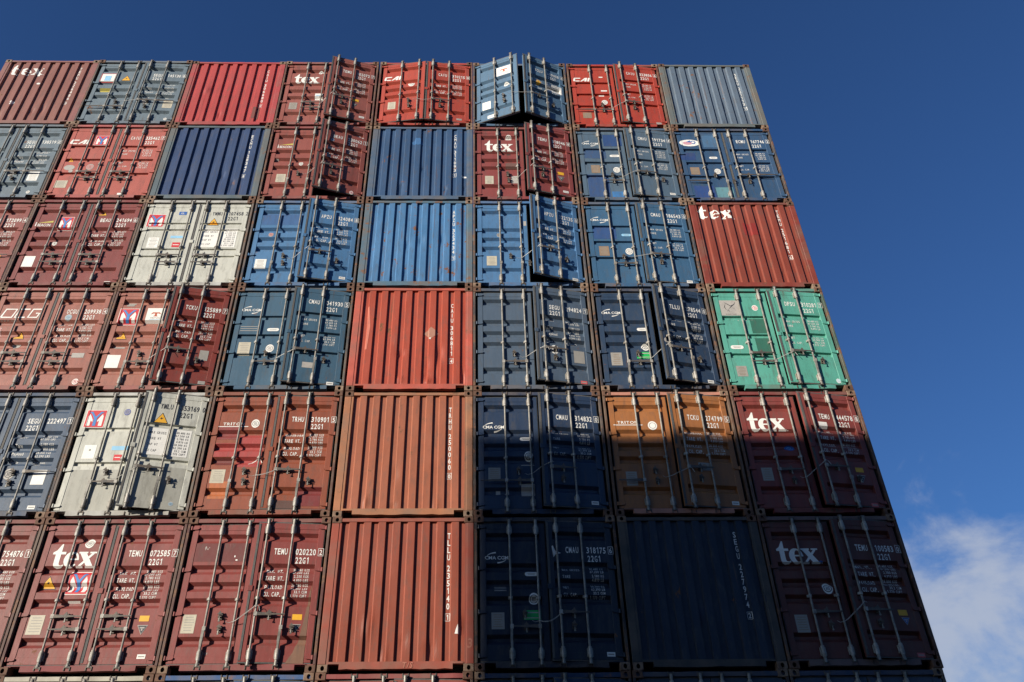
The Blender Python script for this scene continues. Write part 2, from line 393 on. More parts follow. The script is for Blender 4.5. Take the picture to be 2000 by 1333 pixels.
def draw_tri(d, cx, cz, w):
    h = w * .86
    d.poly([(cx - w / 2, cz - h / 2), (cx + w / 2, cz - h / 2), (cx, cz + h / 2)], 'k')
    d.poly([(cx - w * .43, cz - h * .44), (cx + w * .43, cz - h * .44), (cx, cz + h * .41)], 'y', 1)
    d.poly([(cx - w * .13, cz - h * .05), (cx - .01 * w, cz - h * .16), (cx + w * .13, cz + h * .02), (cx, cz - h * .04)], 'k', 2)
    d.poly([(cx - w * .02, cz - h * .04), (cx - w * .08, cz + h * .09), (cx + w * .03, cz - h * .02)], 'k', 2.3)
def draw_emblem(d, cx, cz, r, col='w', inner='k'):
    d.disc(cx, cz, r, col, sx=.85); d.ring(cx, cz, r * .55, r * .68, inner, 1, 16)
    for k in (-1, 0, 1): d.rect(cx + k * r * .22, cz, r * .1, r * .7, inner, 1.4)
def draw_pill(d, cx, cz, w, h, col='w'):
    r = h / 2; pts = []
    for i in range(9): a = R(90 + i * 22.5); pts.append((cx - w / 2 + r + r * math.cos(a), cz + r * math.sin(a)))
    for i in range(9): a = R(-90 + i * 22.5); pts.append((cx + w / 2 - r + r * math.cos(a), cz + r * math.sin(a)))
    d.poly(pts, col); d.rect(cx, cz + h * .12, w * .62, h * .1, 'grey', 1); d.rect(cx, cz - h * .12, w * .5, h * .1, 'grey', 1)
def draw_plate(d, cx, cz, w, h, col='cream'):
    d.rect(cx, cz, w, h, col)
    rnd = random.Random(int(cx * 1000 + cz * 77))
    for i in range(6): d.rect(cx + rnd.uniform(-.03, .03) * w, cz + (.36 - i * .14) * h, w * rnd.uniform(.5, .75), h * .035, 'grey' if col != 'grey' else 'tan', 1)
def draw_boxed(d, ch, x, z, h, col='w'):
    d.text(ch, x, z, h, col, .5); w = h * .5; t = h * .07; p = h * .2
    for a in (((x - p, z - p), (x + w + p, z - p)), ((x - p, z + h + p), (x + w + p, z + h + p))): d.stroke(list(a), t, col, .2)
    for a in (((x - p, z - p), (x - p, z + h + p)), ((x + w + p, z - p), (x + w + p, z + h + p))): d.stroke(list(a), t, col, .4)

def U(u): return u * WC
def V(v): return (1 - v) * HC
def num_block(number, chk, col='w', style='tex', box=True):
    """owner letters, serial, check digit, size code"""
    d = Dec(); own, ser = number.split()
    h = .110; v0, v1 = {'cai': (.198, .260), 'w': (.178, .238)}.get(style, (.262, .320)); zz = V(v0)
    d.text(own, U(.632), zz, h, col, .42, .11); d.text(ser, U(.779), zz, h, col, .42, .10)
    if box: draw_boxed(d, chk, U(.940), zz + h * .06, h * .85, col)
    else: d.text(chk, U(.940), zz, h, col, .42, .11)
    d.text('22G1', U(.783) if style != 'seg' else U(.632), V(v1), h, col, .42, .13)
    return d
def weights(style='tex', col='w', tare='2.180', tl='4.810', pay='28.300', pl='62.390', cap='33.2', ft='1.170', back=None, num='tex'):
    d = Dec(); hl = .076; hs = .046
    if style in ('tex', 'triton'):
        for t, v in zip(('MAX. WT.', 'TARE WT.', 'PAYLOAD', 'CU. CAP.') if style == 'tex' else ('MAXGROSS', 'TARE WT.', 'PAYLOAD', 'CU. CAP.'), (.385, .436, .487, .538)): d.text(t, U(.598), V(v), hl, col, .44, .11)
        for t, v in zip(('30.480 KGS', '67.200 LBS', tare + ' KGS', tl + ' LBS', pay + ' KGS', pl + ' LBS', cap + ' CUM', ft + ' CUFT'), (.365, .390, .415, .440, .466, .491, .516, .541)): d.text(t, U(.885), V(v), hs, col, .50, .14, align='r')
    elif style == 'seg':
        for t, v in zip(('MGW', 'Tare', 'Payload'), (.385, .452, .520)): d.text(t, U(.60), V(v), .060, col, .85, .06, mono=False)
        for t, v in zip(('30.480 KGS', '67.200 LBS', tare + ' KGS', tl + ' LBS', pay + ' KGS', pl + ' LBS'), (.372, .400, .440, .468, .508, .536)): d.text(t, U(.885), V(v), hs, col, .50, .14, align='r')
        d.text('Seaco', U(.60), V(.572), .050, col, .85, .06, mono=False); d.text('Inc.', U(.60), V(.594), .036, col, .85, .06, mono=False)
        d.text('Bridgetown,', U(.77), V(.575), .042, col, .75, .06, mono=False); d.text('Barbados', U(.775), V(.597), .036, col, .75, .06, mono=False)
    else:
        lab = ('MAX GROSS', 'TARE', 'NET', 'CU. CAP.') if num != 'w' else ('MAX GROSS', 'TARE WT', 'CAP WT', 'CU CAP')
        lv, rv = {'cai': ((.368, .412, .528, .576), (.355, .380, .405, .430, .515, .540, .565, .590)), 'w': ((.385, .432, .479, .526), (.372, .396, .420, .444, .468, .492, .516, .540))}.get(num, ((.385, .432, .500, .548), (.372, .396, .424, .448, .488, .512, .536, .560)))
        if back:
            d.rect(U(.662), V(.445), .34, .55, back); d.rect(U(.838), V(.445), .30, .55, back)
        for t, v in zip(lab, lv): d.text(t, U(.600), V(v), .052, col, .50, .16, 1)
        for t, v in zip(('30.480 KG', '67.200 LB', tare + ' KG', tl + ' LB', pay + ' KG', pl + ' LB', cap + ' CUM', ft + ' CUFT'), rv): d.text(t, U(.885), V(v), .045, col, .50, .13, 1, align='r')
    return d

# ------------------------------------------------------------------ shared fittings
def casting_mesh(z0):
    mb = MB()
    x1, z1, y1 = .162, z0 + .118, .178; m = RUST
    n = 16; cx, cz = .081, z0 + .059; ring = []; hole = []; hb = []
    for i in range(n):
        a = 2 * math.pi * (i + .5) / n; c, s_ = math.cos(a), math.sin(a)
        k = min(.075 / abs(c) if abs(c) > 1e-6 else 9, .053 / abs(s_) if abs(s_) > 1e-6 else 9)
        ring.append((cx + c * k, 0, cz + s_ * k)); hole.append((cx + .030 * c, 0.0, cz + .038 * s_)); hb.append((cx + .030 * c, .09, cz + .038 * s_))
    b = len(mb.v); mb.v += ring + hole + hb
    for i in range(n):
        j = (i + 1) % n
        mb.face((b + i, b + j, b + n + j, b + n + i), m); mb.face((b + n + i, b + n + j, b + 2 * n + j, b + 2 * n + i), INSIDE)
    mb.face([b + 2 * n + i for i in range(n)], INSIDE)
    q = [(cx - .081, .006, z0), (cx + .081, .006, z0), (cx + .081, .006, z1), (cx - .081, .006, z1)]
    # chamfer skirt from a slightly smaller front rectangle
    f = [(cx - .075, 0, z0 + .006), (cx + .075, 0, z0 + .006), (cx + .075, 0, z1 - .006), (cx - .075, 0, z1 - .006)]
    b = len(mb.v); mb.v += f + q + [(x, y1, z) for x, _, z in q]
    for i in range(4):
        j = (i + 1) % 4
        mb.face((b + i, b + j, b + 4 + j, b + 4 + i), m); mb.face((b + 4 + i, b + 4 + j, b + 8 + j, b + 8 + i), m)
    mb.face((b + 8, b + 9, b + 10, b + 11), m)
    # corners between the ring and the front rectangle
    b = len(mb.v)
    for sx, sz in ((-1, -1), (1, -1), (1, 1), (-1, 1)):
        c0 = (cx + sx * .075, 0, cz + sz * .053)
        near = sorted(ring, key=lambda p: (p[0] - c0[0]) ** 2 + (p[2] - c0[2]) ** 2)[:2]
        bb = len(mb.v); mb.v += [c0, near[0], near[1]]; mb.face((bb, bb + 1, bb + 2), m)
    return mb
_cast = {}
def castings(root, rnd):
    for x, z in ((0, 0), (1, 0), (0, 1), (1, 1)):
        for back in (0, 1):
            if z not in _cast:
                o = casting_mesh(0 if z == 0 else HC - .118).build('corner_casting', None, (.081, 0, 0)); _cast[z] = (o.data, o); first = True
            else: first = False
            me = _cast[z][0]
            if first: o = _cast[z][1]; o.parent = root
            else: o = put('corner_casting', me, root)
            o.location = ((.081 if x == 0 else WC - .081) - HX, 0 if not back else LC, 0); 
            if back: o.rotation_euler = (0, 0, math.pi)
            o.material_slots[0].link = 'OBJECT'; o.material_slots[0].material = rnd.choice([RUST, RUST, RUST2])

_bar = None
def bar_mesh():
    """locking bar standing at x = 0 with its cams, housings and guides"""
    mb = MB()
    yb = .014
    mb.cyl((0, yb, .10), (0, yb, 2.525), .0175, GALV, 12)
    for z, s in ((.10, 1), (2.525, -1)):
        mb.box(-.034, .034, yb - .018, yb + .02, z - .012, z + .014, DARKM); mb.prism([(-.045, z + s * .02), (.02, z + s * .0), (.034, z + s * .05), (-.02, z + s * .055)], yb - .012, yb + .012, DARKM)
        mb.cyl((0, yb, z), (0, yb, z + s * .085), .029, GALV, 10, .023)
    for z in (.27, 2.345):
        mb.cyl((0, yb, z - .085), (0, yb, z + .085), .031, GALVL, 12)
        mb.box(-.046, .046, yb + .004, .048, z - .062, z + .062, GALVL)
        for sx in (-1, 1):
            for sz in (-1, 1): mb.cyl((sx * .037, yb + .006, z + sz * .045), (sx * .037, yb - .004, z + sz * .045), .008, GALV, 6)
    for z in (1.16,):
        mb.cyl((0, yb, z - .022), (0, yb, z + .022), .029, GALVL, 10); mb.box(-.045, .03, yb + .004, .05, z - .02, z + .02, GALVL)
    return mb
def handle_mesh(down):
    """handle hinged on the bar at (0, 0, 0); lies to +x, or hangs down when it is off its catch"""
    mb = MB(); yb = .006
    mb.box(-.024, .030, yb - .022, yb + .016, -.032, .032, GALVL)
    if not down:
        pts = [(.02, -.026), (.15, -.022), (.33, -.012), (.47, -.008), (.47, .009), (.33, .013), (.15, .022), (.02, .028)]
    else:
        pts = [(-.02, -.01), (-.028, -.2), (-.012, -.44), (.004, -.44), (.012, -.2), (.02, -.01)]
    mb.prism(pts, yb - .020, yb - .010, GALV if down else DARKM)
    return mb
def catch_mesh():
    """retainer plate and swivel hasp that hold a handle end, with the seal stub"""
    mb = MB()
    mb.box(-.032, .032, .030, .048, -.055, .055, DARKM); mb.box(-.030, .030, -.012, .030, -.026, -.012, DARKM)
    mb.cyl((-.010, .006, .012), (.044, .006, .012), .013, DARKM, 8); mb.prism([(-.045, .018), (-.02, .05), (.0, .075), (.012, .055), (.02, .02)], -.012, 0.0, DARKM)
    mb.cyl((.0, -.006, -.03), (.0, -.006, -.085), .008, GALV, 6); mb.box(-.014, .014, -.014, .002, -.10, -.078, GALV)
    return mb
_share = {}
def shared(key, fn, name, parent, loc, off=(0, 0, 0), rot=None, sx=1, smooth=False):
    if key not in _share:
        o = fn().build(name, parent, off, smooth=smooth); _share[key] = o.data
    else: o = put(name, _share[key], parent)
    o.location = loc
    if rot: o.rotation_euler = rot
    if sx != 1: o.scale = (sx, 1, 1)
    return o

# ------------------------------------------------------------------ container body
def body(root, pm, fm, seed, sill=True):
    rnd = random.Random(seed)
    mb = MB(); y0, y1 = .178, LC - .05
    # corrugated side walls (folds run upright)
    for sx, xo, xi in ((0, .012, .048), (1, WC - .012, WC - .048)):
        n = 22; prev = None
        for k in range(n):
            ya = y0 + (y1 - y0) * k / n; p = (y1 - y0) / n
            seq = [(xo, ya), (xo, ya + p * .33), (xi, ya + p * .5), (xi, ya + p * .83), (xo, ya + p)]
            for a, b_ in zip(seq, seq[1:]):
                b = len(mb.v); mb.v += [(a[0], a[1], .15), (b_[0], b_[1], .15), (b_[0], b_[1], 2.53), (a[0], a[1], 2.53)]; mb.face((b, b + 1, b + 2, b + 3), pm)
        mb.box(min(xo, xi) - .0, max(xo, xi) + .012 * (0 if sx else 1), y0, y1, 2.53, 2.575, fm); mb.box(min(xo, xi), max(xo, xi) + .012 * (0 if sx else 1), y0, y1, .02, .15, fm)
    mb.box(.05, WC - .05, .13, LC - .03, 2.53, 2.55, INSIDE)
    mb.box(.05, WC - .05, .17, LC - .03, .12, .15, INSIDE)
    mb.box(.05, WC - .05, LC - .04, LC - .02, .15, 2.553, pm)
    mb.build('side_walls_and_roof', root, CO, fix=False)

def rail(mb, x0, x1, y0, y1, z0, z1, m, rnd, n=16, jb=.006, jt=0., cut=None):
    """rail with a slightly battered lower (and upper) edge"""
    b = len(mb.v)
    for i in range(n + 1):
        x = x0 + (x1 - x0) * i / n; lo = z0 + rnd.uniform(-jb, jb); hi = z1 + rnd.uniform(-jt, jt); dy = rnd.uniform(0, .004)
        if cut and (x < x0 + cut or x > x1 - cut): lo = z0 + .068
        mb.v += [(x, y0 + dy, lo), (x, y0 + dy, hi), (x, y1, hi), (x, y1, lo)]
    for i in range(n):
        a = b + 4 * i; c = a + 4
        for p, q in ((0, 1), (1, 2), (2, 3), (3, 0)): mb.face((a + p, c + p, c + q, a + q), m)
    mb.face((b, b + 1, b + 2, b + 3), m); a = b + 4 * n; mb.face((a + 3, a + 2, a + 1, a), m)
def bottom_rail(mb, fm, rnd, z1):
    x0, x1 = .162, WC - .162; p = .17
    rail(mb, x0 + p, x1 - p, .007, .10, .046, z1, fm, rnd, 14, .007)
    for a, b_ in ((x0, x0 + p), (x1 - p, x1)): mb.box(a, b_, .0085, .10, .124, z1 - .0005, fm); mb.box(a, b_, .30, .31, .02, .124, INSIDE)  # near-black sheet behind each notch stands in for its shade

def end_container(root, pm, fm, seed, marks, dents, pats=()):
    """blank corrugated end"""
    rnd = random.Random(seed); mb = MB()
    mb.bbox(.0, .128, .0035, .06, .118, HC - .118, fm, .008); mb.bbox(WC - .118, WC, .0035, .06, .118, HC - .118, fm, .008)
    mb.box(.128, .165, .012, .06, .118, 2.50, fm); mb.box(WC - .150, WC - .118, .012, .06, .118, 2.50, fm)
    rail(mb, .162, WC - .162, .005, .09, 2.500, 2.560, fm, rnd, 14, .0015, .004)
    bottom_rail(mb, fm, rnd, .158)
    mb.build('end_frame', root, CO, fix=False)
    # corrugated sheet with dents
    pb = MB(); xs = []
    for x, d in CORR: xs.append((x, d))
    nz = 30; z0, z1 = .150, 2.508; D = []
    for _ in range(dents): D.append((rnd.choice(range(1, CN)) * CP + .06 + rnd.uniform(0, .09) + CX0, z0 + (rnd.random() ** 1.6) * 1.6, rnd.uniform(.03, .08), rnd.uniform(.06, .22), rnd.uniform(.006, .024) * rnd.choice([1, 1, -1])))
    D = [q for q in D if not (1.86 < q[0] < 2.16) and not (q[1] > 1.6 and q[0] < 1.1)]
    fine = []
    for (a, da), (b_, db) in zip(xs, xs[1:]):
        k = 3 if b_ - a > .06 else 1
        for i in range(k): fine.append((a + (b_ - a) * i / k, da + (db - da) * i / k))
    fine.append(xs[-1])
    bb = len(pb.v)
    for j in range(nz + 1):
        z = z0 + (z1 - z0) * j / nz
        for x, d in fine:
            y = CY + d
            for dx, dz, rx, rz, am in D: y += am * math.exp(-((x - dx) / rx) ** 2 - ((z - dz) / rz) ** 2)
            pb.v.append((x, y, z))
    w = len(fine)
    for j in range(nz):
        for i in range(w - 1): pb.face((bb + j * w + i, bb + j * w + i + 1, bb + (j + 1) * w + i + 1, bb + (j + 1) * w + i), pm)
    panel = pb.build('corrugated_end_wall', root, CO, fix=False)
    def dent(x, z): return sum(am * math.exp(-((x - dx) / rx) ** 2 - ((z - dz) / rz) ** 2) for dx, dz, rx, rz, am in D)
    for name, d in marks: d.build(name, panel, CO, CORR, 'x', CY, lift=.0028, dent=dent)

def door_leaf(root, side, kind, pm, seed, ang, bars_up, items, number_ok=True):
    rnd = random.Random(seed); mb = MB()
    hx = .072 if side == 'L' else WC - .072; hy = .040; off = (hx, hy, 0)
    def X(a): return a if side == 'L' else WC - a
    def bx(a, b_, *r, fn='bbox'):
        a, b_ = sorted((X(a), X(b_))); getattr(mb, fn)(a, b_, *r)
    xa, xb = .095, 1.208; yf = .045
    bx(xa, .195, yf, .118, DZ0, DZ1, pm, .004); bx(1.108, xb, yf, .118, DZ0, DZ1, pm, .004)
    bx(.195, 1.108, yf + .0015, .118, DZ1 - .105, DZ1 - .001, pm, .003); bx(.195, 1.108, yf + .0015, .118, DZ0 + .001, DZ0 + .11, pm, .003)
    prof = door_profile(kind)
    D = [(rnd.uniform(.3, 1.0), rnd.uniform(PZ0 + .1, PZ1 - .1), rnd.uniform(.10, .24), rnd.uniform(.12, .24), rnd.uniform(-.003, .006)) for _ in range(5)]
    nx = 14; zs = []
    for (a, da), (b_, db) in zip(prof, prof[1:]):
        k = max(1, int((b_ - a) / .09))
        for i in range(k): zs.append((a + (b_ - a) * i / k, da + (db - da) * i / k))
    zs.append(prof[-1]); b = len(mb.v)
    for z, d in zs:
        for i in range(nx + 1):
            x = .195 + (1.108 - .195) * i / nx; y = YP + d
            ed = min(1, min(x - .195, 1.108 - x) / .08)
            for dx, dz, rx, rz, am in D: y += ed * am * math.exp(-((x - dx) / rx) ** 2 - ((z - dz) / rz) ** 2)
            mb.v.append((X(x), y, z))
    w = nx + 1
    for j in range(len(zs) - 1):
        for i in range(nx):
            q = (b + j * w + i, b + j * w + i + 1, b + (j + 1) * w + i + 1, b + (j + 1) * w + i); mb.face(q if side == 'L' else q[::-1], pm)
    a_, b2 = sorted((X(.195), X(1.108))); mb.box(a_, b2, .1195, .126, DZ0, DZ1, INSIDE)
    leaf = mb.build('door', root, off, fix=False)
    leaf.location = (hx - HX, hy, 0); leaf.rotation_euler = (0, 0, -R(ang) if side == 'L' else R(ang))
    # gasket round the leaf
    g = MB(); t = .014
    def gx(a, c, z0, z1): a, c = sorted((X(a), X(c))); g.box(a, c, yf + .006, yf + .018, z0, z1, GASK)
    gx(xa - t * .2, xb + t, DZ1, DZ1 + .020); gx(xa - t * .2, xb + t, DZ0 - .018, DZ0); gx(xb, xb + .007, DZ0, DZ1); gx(xa - .008, xa, DZ0, DZ1)
    if side == 'R': g.box(X(xb) - .006, X(xb) + .030, yf - .007, yf - .001, DZ0 + .02, DZ1 - .02, GASK)
    g.build('gasket', leaf, off, fix=False)
    if side == 'R' and number_ok:
        cp = MB(); cp.bbox(X(1.235), X(1.155), yf - .016, yf - .002, V(.49) - .045, V(.49) + .045, pm, .004); cp.build('centre_plate', leaf, off, fix=False)
    # hinges: four blades per leaf
    for z in (.235, .93, 1.66, 2.40):
        def hin():
            h = MB(); h.cyl((0, -.012, -.034), (0, -.012, .034), .017, GASK, 10)
            h.prism([(0, -.028), (.10, -.022), (.125, -.008), (.125, .014), (.10, .026), (0, .030)], -.016, .003, GASK); return h
        o = shared('hinge', hin, 'hinge', leaf, (0, 0, z), rot=None, sx=1 if side == 'L' else -1)
        o.material_slots[0].link = 'OBJECT'; o.material_slots[0].material = pm
    # bars, handles, catches
    for k, bxp in enumerate((.597, 1.055) if side == 'L' else (.620, 1.048)):
        x = X(bxp) - hx
        shared('bar', bar_mesh, 'locking_bar', leaf, (x, -hy, rnd.uniform(-.01, .01)))
    # handle spec: 'h' both latched, second letter for the lower one; 'd' hangs
    xs_ = [.597, 1.055] if side == 'L' else [WC - 1.048, WC - .620]       # left bar, right bar in the picture
    zu, zl = V(.655), V(.735)
    st = bars_up
    if st[0] == 'h': shared('hh', lambda: handle_mesh(False), 'handle', leaf, (xs_[0] - hx, -hy, zu), smooth=False)
    elif st[0] == 'm': shared('hh', lambda: handle_mesh(False), 'handle', leaf, (xs_[0] - hx, -hy, zl), sx=-1)
    elif st[0] == 'd': shared('hd', lambda: handle_mesh(True), 'handle', leaf, (xs_[0] - hx, -hy, zl))
    if st[1] == 'h': shared('hh', lambda: handle_mesh(False), 'handle', leaf, (xs_[1] - hx, -hy, zl), sx=-1)
    elif st[1] == 'r': shared('hh', lambda: handle_mesh(False), 'handle', leaf, (xs_[1] - hx, -hy, zu))
    elif st[1] == 'd': shared('hd', lambda: handle_mesh(True), 'handle', leaf, (xs_[1] - hx, -hy, zl))
    shared('ct', catch_mesh, 'handle_catch', leaf, (xs_[0] + .22 - hx, -hy, zu)); shared('ct', catch_mesh, 'handle_catch', leaf, (xs_[1] - .22 - hx if st[1] != 'd' else xs_[1] + .17 - hx, -hy, zl))
    # hub where bars meet handles
    for name, d, lab in items:
        def dent(x, z):
            x = X(x); ed = max(0, min(1, min(x - .195, 1.108 - x) / .08)); return ed * sum(am * math.exp(-((x - dx) / rx) ** 2 - ((z - dz) / rz) ** 2) for dx, dz, rx, rz, am in D)
        zx = sorted((X(.195), X(1.108)))
        d.build(name, leaf, off, prof, 'z', YP, lift=.0030, label=lab, dent=dent, zone=(zx[0], zx[1], PZ0, PZ1, yf))
    return leaf
def door_frame(root, fm, hm, seed):
    rnd = random.Random(seed); mb = MB()
    for s in (0, 1):
        def X(a): return a if s == 0 else WC - a
        a, b = sorted((X(0), X(.046))); mb.bbox(a, b, .0035, .19, .118, HC - .118, fm, .006)
        a, b = sorted((X(.046), X(.090))); mb.box(a, b, .19, .20, .118, HC - .118, INSIDE)  # hinge gap backed in near-black, shade put into the colour
        a, b = sorted((X(.030), X(.040)));
    rail(mb, .162, WC - .162, .006, .12, 2.494, 2.562, hm, rnd, 14, .0015, .003); bottom_rail(mb, hm, rnd, .136)
    mb.box(.046, .162, .03, .12, 2.494, 2.56, hm); mb.box(WC - .162, WC - .046, .03, .12, 2.494, 2.56, hm)
    mb.box(.046, WC - .046, .03, .12, .118, .1355, hm)
    # keepers for the bar cams
    for x in (.597, 1.055, WC - 1.048, WC - .620):
        for z in (.085, 2.535): mb.box(x - .05, x - .036, -.004, .012, z - .03, z + .03, DARKM); mb.box(x + .036, x + .05, -.004, .012, z - .03, z + .03, DARKM)
    mb.build('door_frame', root, CO, fix=False)
def tie(root, angL, angR, z0=.86, sag=.05, x0=1.055, x1=WC - 1.055, z1=None):
    """thin white wire that ties the two middle bars together"""
    def at(side, x, z):
        hx = .072 if side == 'L' else WC - .072; a = -R(angL) if side == 'L' else R(angR); dx = x - hx; dy = .006 - .040 - .02
        return Vector((hx + dx * math.cos(a) - dy * math.sin(a) - HX, .04 + dx * math.sin(a) + dy * math.cos(a), z))
    z1 = z0 if z1 is None else z1
    p = at('L', x0 - .08, z0 - .01); q = at('R', x1 + .05, z1 + .0); a = at('L', x0, z0); b = at('R', x1, z1)
    pts = [p, a + Vector((0, -.01, .01))]
    for i in range(1, 8):
        t = i / 8; pts.append(a.lerp(b, t) + Vector((0, -.012, -sag * .35 * math.sin(t * math.pi))))
    pts += [b + Vector((0, -.01, .01)), q]
    mb = MB(); mb.tube([tuple(v) for v in pts], .0035, WIRE, 6)
    pts2 = [v + Vector((0, -.004, -.014 * math.sin(i / len(pts) * math.pi))) for i, v in enumerate(pts)]; mb.tube([tuple(v) for v in pts2], .0028, WIRE, 6)
    if int(angR * 10 + z0 * 100) % 3 == 0: mb.tube([tuple(q), tuple(q + Vector((.03, -.02, -.09)))], .004, WIRE, 5)
    mb.tube([tuple(p), tuple(p + Vector((-.05, -.02, .02)))], .004, WIRE, 5)
    mb.build('tie_wire', root)

# ------------------------------------------------------------------ colours (paint albedo as sRGB)
MAROON = (142, 76, 72); MAROON2 = (136, 68, 64); REDBR = (160, 74, 56); BRICK = (186, 98, 76); CAIRED = (164, 62, 50); PINKRED = (196, 104, 98); RED2 = (214, 88, 78)
NAVY = (32, 52, 88); CMAB = (54, 86, 110); APLB = (64, 108, 152); GREYB = (98, 112, 124); SEGG = (70, 84, 102); ORANGE = (196, 118, 70); GREEN = (76, 150, 136); CREAM = (180, 180, 174); NAVYC = (40, 62, 102); BLUEG = (76, 94, 112)
OX = {(0, 0): 0.012, (0, 1): -0.005, (0, 2): -0.022, (0, 3): -0.028, (0, 4): -0.006, (0, 5): -0.015, (0, 6): 0.005, (0, 7): 0.003, (1, 0): 0.001, (1, 1): -0.016, (1, 2): -0.033, (1, 3): -0.028, (1, 4): -0.006, (1, 5): -0.015, (1, 6): 0.005, (1, 7): -0.003, (2, 0): -0.014, (2, 1): -0.031, (2, 2): -0.048, (2, 3): -0.028, (2, 4): -0.006, (2, 5): -0.016, (2, 6): 0.0, (2, 7): 0.016, (3, 0): -0.014, (3, 1): -0.031, (3, 2): -0.048, (3, 3): -0.028, (3, 4): -0.006, (3, 5): -0.016, (3, 6): 0.0, (3, 7): 0.016, (4, 0): 0.004, (4, 1): -0.012, (4, 2): -0.029, (4, 3): -0.028, (4, 4): -0.006, (4, 5): -0.015, (4, 6): 0.005, (4, 7): 0.025, (5, 0): 0.024, (5, 1): 0.024, (5, 2): 0.016, (5, 3): 0.006, (5, 4): 0.011, (5, 5): 0.002, (5, 6): 0.022, (5, 7): 0.023}
def col_x(c, r): return (c + .5) * PITCH + OX.get((r, c), 0.)
def root_at(r, c, label, group):
    o = bpy.data.objects.new('shipping_container', None); COL.objects.link(o); o.empty_display_size = .3
    rnd = random.Random(r * 31 + c); o.location = (col_x(c, r), rnd.uniform(-.012, .012), (NROW - 1 - r) * HC)
    o['label'] = label; o['category'] = 'shipping container'; o['group'] = group; return o
GW = 'shipping containers stacked in the tall wall'
def M(*its):
    return [(i[0], i[1], i[2] if len(i) > 2 else None) for i in its]
def D1(fn, *a, **k):
    d = Dec(); fn(d, *a, **k); return d
def patch(*rects):
    """rects: (u0, v0, u1, v1, rgb)"""
    out = []
    for u0, v0, u1, v1, rgb in rects:
        d = Dec(); d.rect(U((u0 + u1) / 2), V((v0 + v1) / 2), U(u1 - u0), (v1 - v0) * HC, paint('patch_%d_%d_%d' % rgb, rgb, .1, .2)); d.lay = [-.8] * len(d.v); out.append(('repair_patch', d, None))
    return out
def label_small(u=.878, v=.895, col='w', w=.13, h=.07):
    d = Dec(); d.rect(U(u), V(v), w, h, col); d.rect(U(u), V(v), w * .75, h * .3, 'grey', 1); return ('small_label', d, None)
def yellow_tag():
    d = Dec(); d.rect(U(.842), V(.665), .155, .092, 'y'); return ('yellow_sticker', d, None)
def down_tri(u=.842, v=.735, w=.17, col='dk'):
    d = Dec(); x, z = U(u), V(v); d.poly([(x - w / 2, z + w * .45), (x, z - w * .45), (x + w / 2, z + w * .45)], 'w2'); d.poly([(x - w * .42, z + w * .39), (x, z - w * .36), (x + w * .42, z + w * .39)], col, 1); d.rect(x, z + w * .2, w * .45, w * .12, 'w2', 2); d.rect(x, z + w * .02, w * .14, w * .2, 'w2', 2); return ('warning_sticker', d, None)
def PL(u, v, w=.23, h=.32, col='cream'): return ('data_plate', D1(draw_plate, U(u), V(v), w, h, col), None)
def EM(u, v, r=.085, inner='dk', col='w'): return ('round_emblem', D1(draw_emblem, U(u), V(v), r, col, inner), None)
def PI(u, v, w=.24, h=.075, col='w'): return ('oval_label', D1(draw_pill, U(u), V(v), w, h, col), None)
def TRI(u, v, w=.24): return ('warning_triangle', D1(draw_tri, U(u), V(v), w), None)
def YM(u, v, w=.33, h=.34): return ('line_logo', D1(draw_ym, U(u), V(v), w, h), None)
def CMA(u=.085, v=.27, w=.45): return ('owner_logo', D1(draw_cma, U(u), V(v), w), None)
def TEX(u=.095, v=.335, h=.42): return ('owner_logo', D1(draw_tex, U(u), V(v), h), None)
def TXT(name, t, u, v, h, col='w', wf=.5, gap=.13, mono=True, **k):
    d = Dec(); d.text(t, U(u), V(v), h, col, wf, gap, mono=mono, **k); return (name, d, None)
def CAI(u=.055, v=.300, h=.15):
    d = Dec(); x = U(u); z = V(v); w = h * 1.45; sh = .28 * h
    def P(p): return [(x + a * h + .0 + .22 * b * h, z + b * h) for a, b in p]
    d.poly(P([(1.15, 1), (.15, 1), (0, .82), (0, .18), (.15, 0), (1.15, 0), (1.15, .24), (.34, .24), (.34, .76), (1.15, .76)]), 'w')
    d.poly(P([(1.25, 0), (1.55, 0), (2.02, .62), (2.02, 0), (2.36, 0), (2.36, 1), (1.95, 1)]), 'w'); d.poly(P([(1.72, .22), (2.02, .22), (2.02, .34), (1.78, .34)]), 'w', .4)
    d.poly(P([(2.5, 0), (2.82, 0), (2.82, 1), (2.5, 1)]), 'w'); return ('owner_logo', d, None)
def TRITON(u=.09, v=.285):
    d = Dec(); w = d.text('TRITON', U(u) + .05, V(v), .062, 'w', 1.15, .22, mono=False)
    for i, ch in enumerate(range(6)): pass
    d.rect(U(u) + .05 + w / 2, V(v) - .026, w + .16, .014, 'w'); return ('owner_logo', d, None)
def TSIGN(u, v, w=.40, h=.30):
    d = Dec(); x, z = U(u), V(v); d.rect(x, z, w, h, 'w'); k = w / .4
    d.poly([(x - .11 * k, z + .02 * k), (x - .075 * k, z + .075 * k), (x + .075 * k, z + .075 * k), (x + .11 * k, z + .02 * k), (x + .05 * k, z + .045 * k), (x - .05 * k, z + .045 * k)], 'br', 1)
    d.poly([(x - .022 * k, z + .050 * k), (x + .022 * k, z + .050 * k), (x + .022 * k, z - .01 * k), (x + .05 * k, z - .035 * k), (x - .05 * k, z - .035 * k), (x - .022 * k, z - .01 * k)], 'br', 1.4)
    d.text('TRITON', x, z - .095 * k, .034 * k, 'dk', 1.1, .25, 1, mono=False, align='c'); d.rect(x, z - .122 * k, .24 * k, .010 * k, 'lb', 1); return ('owner_sign', d, None)
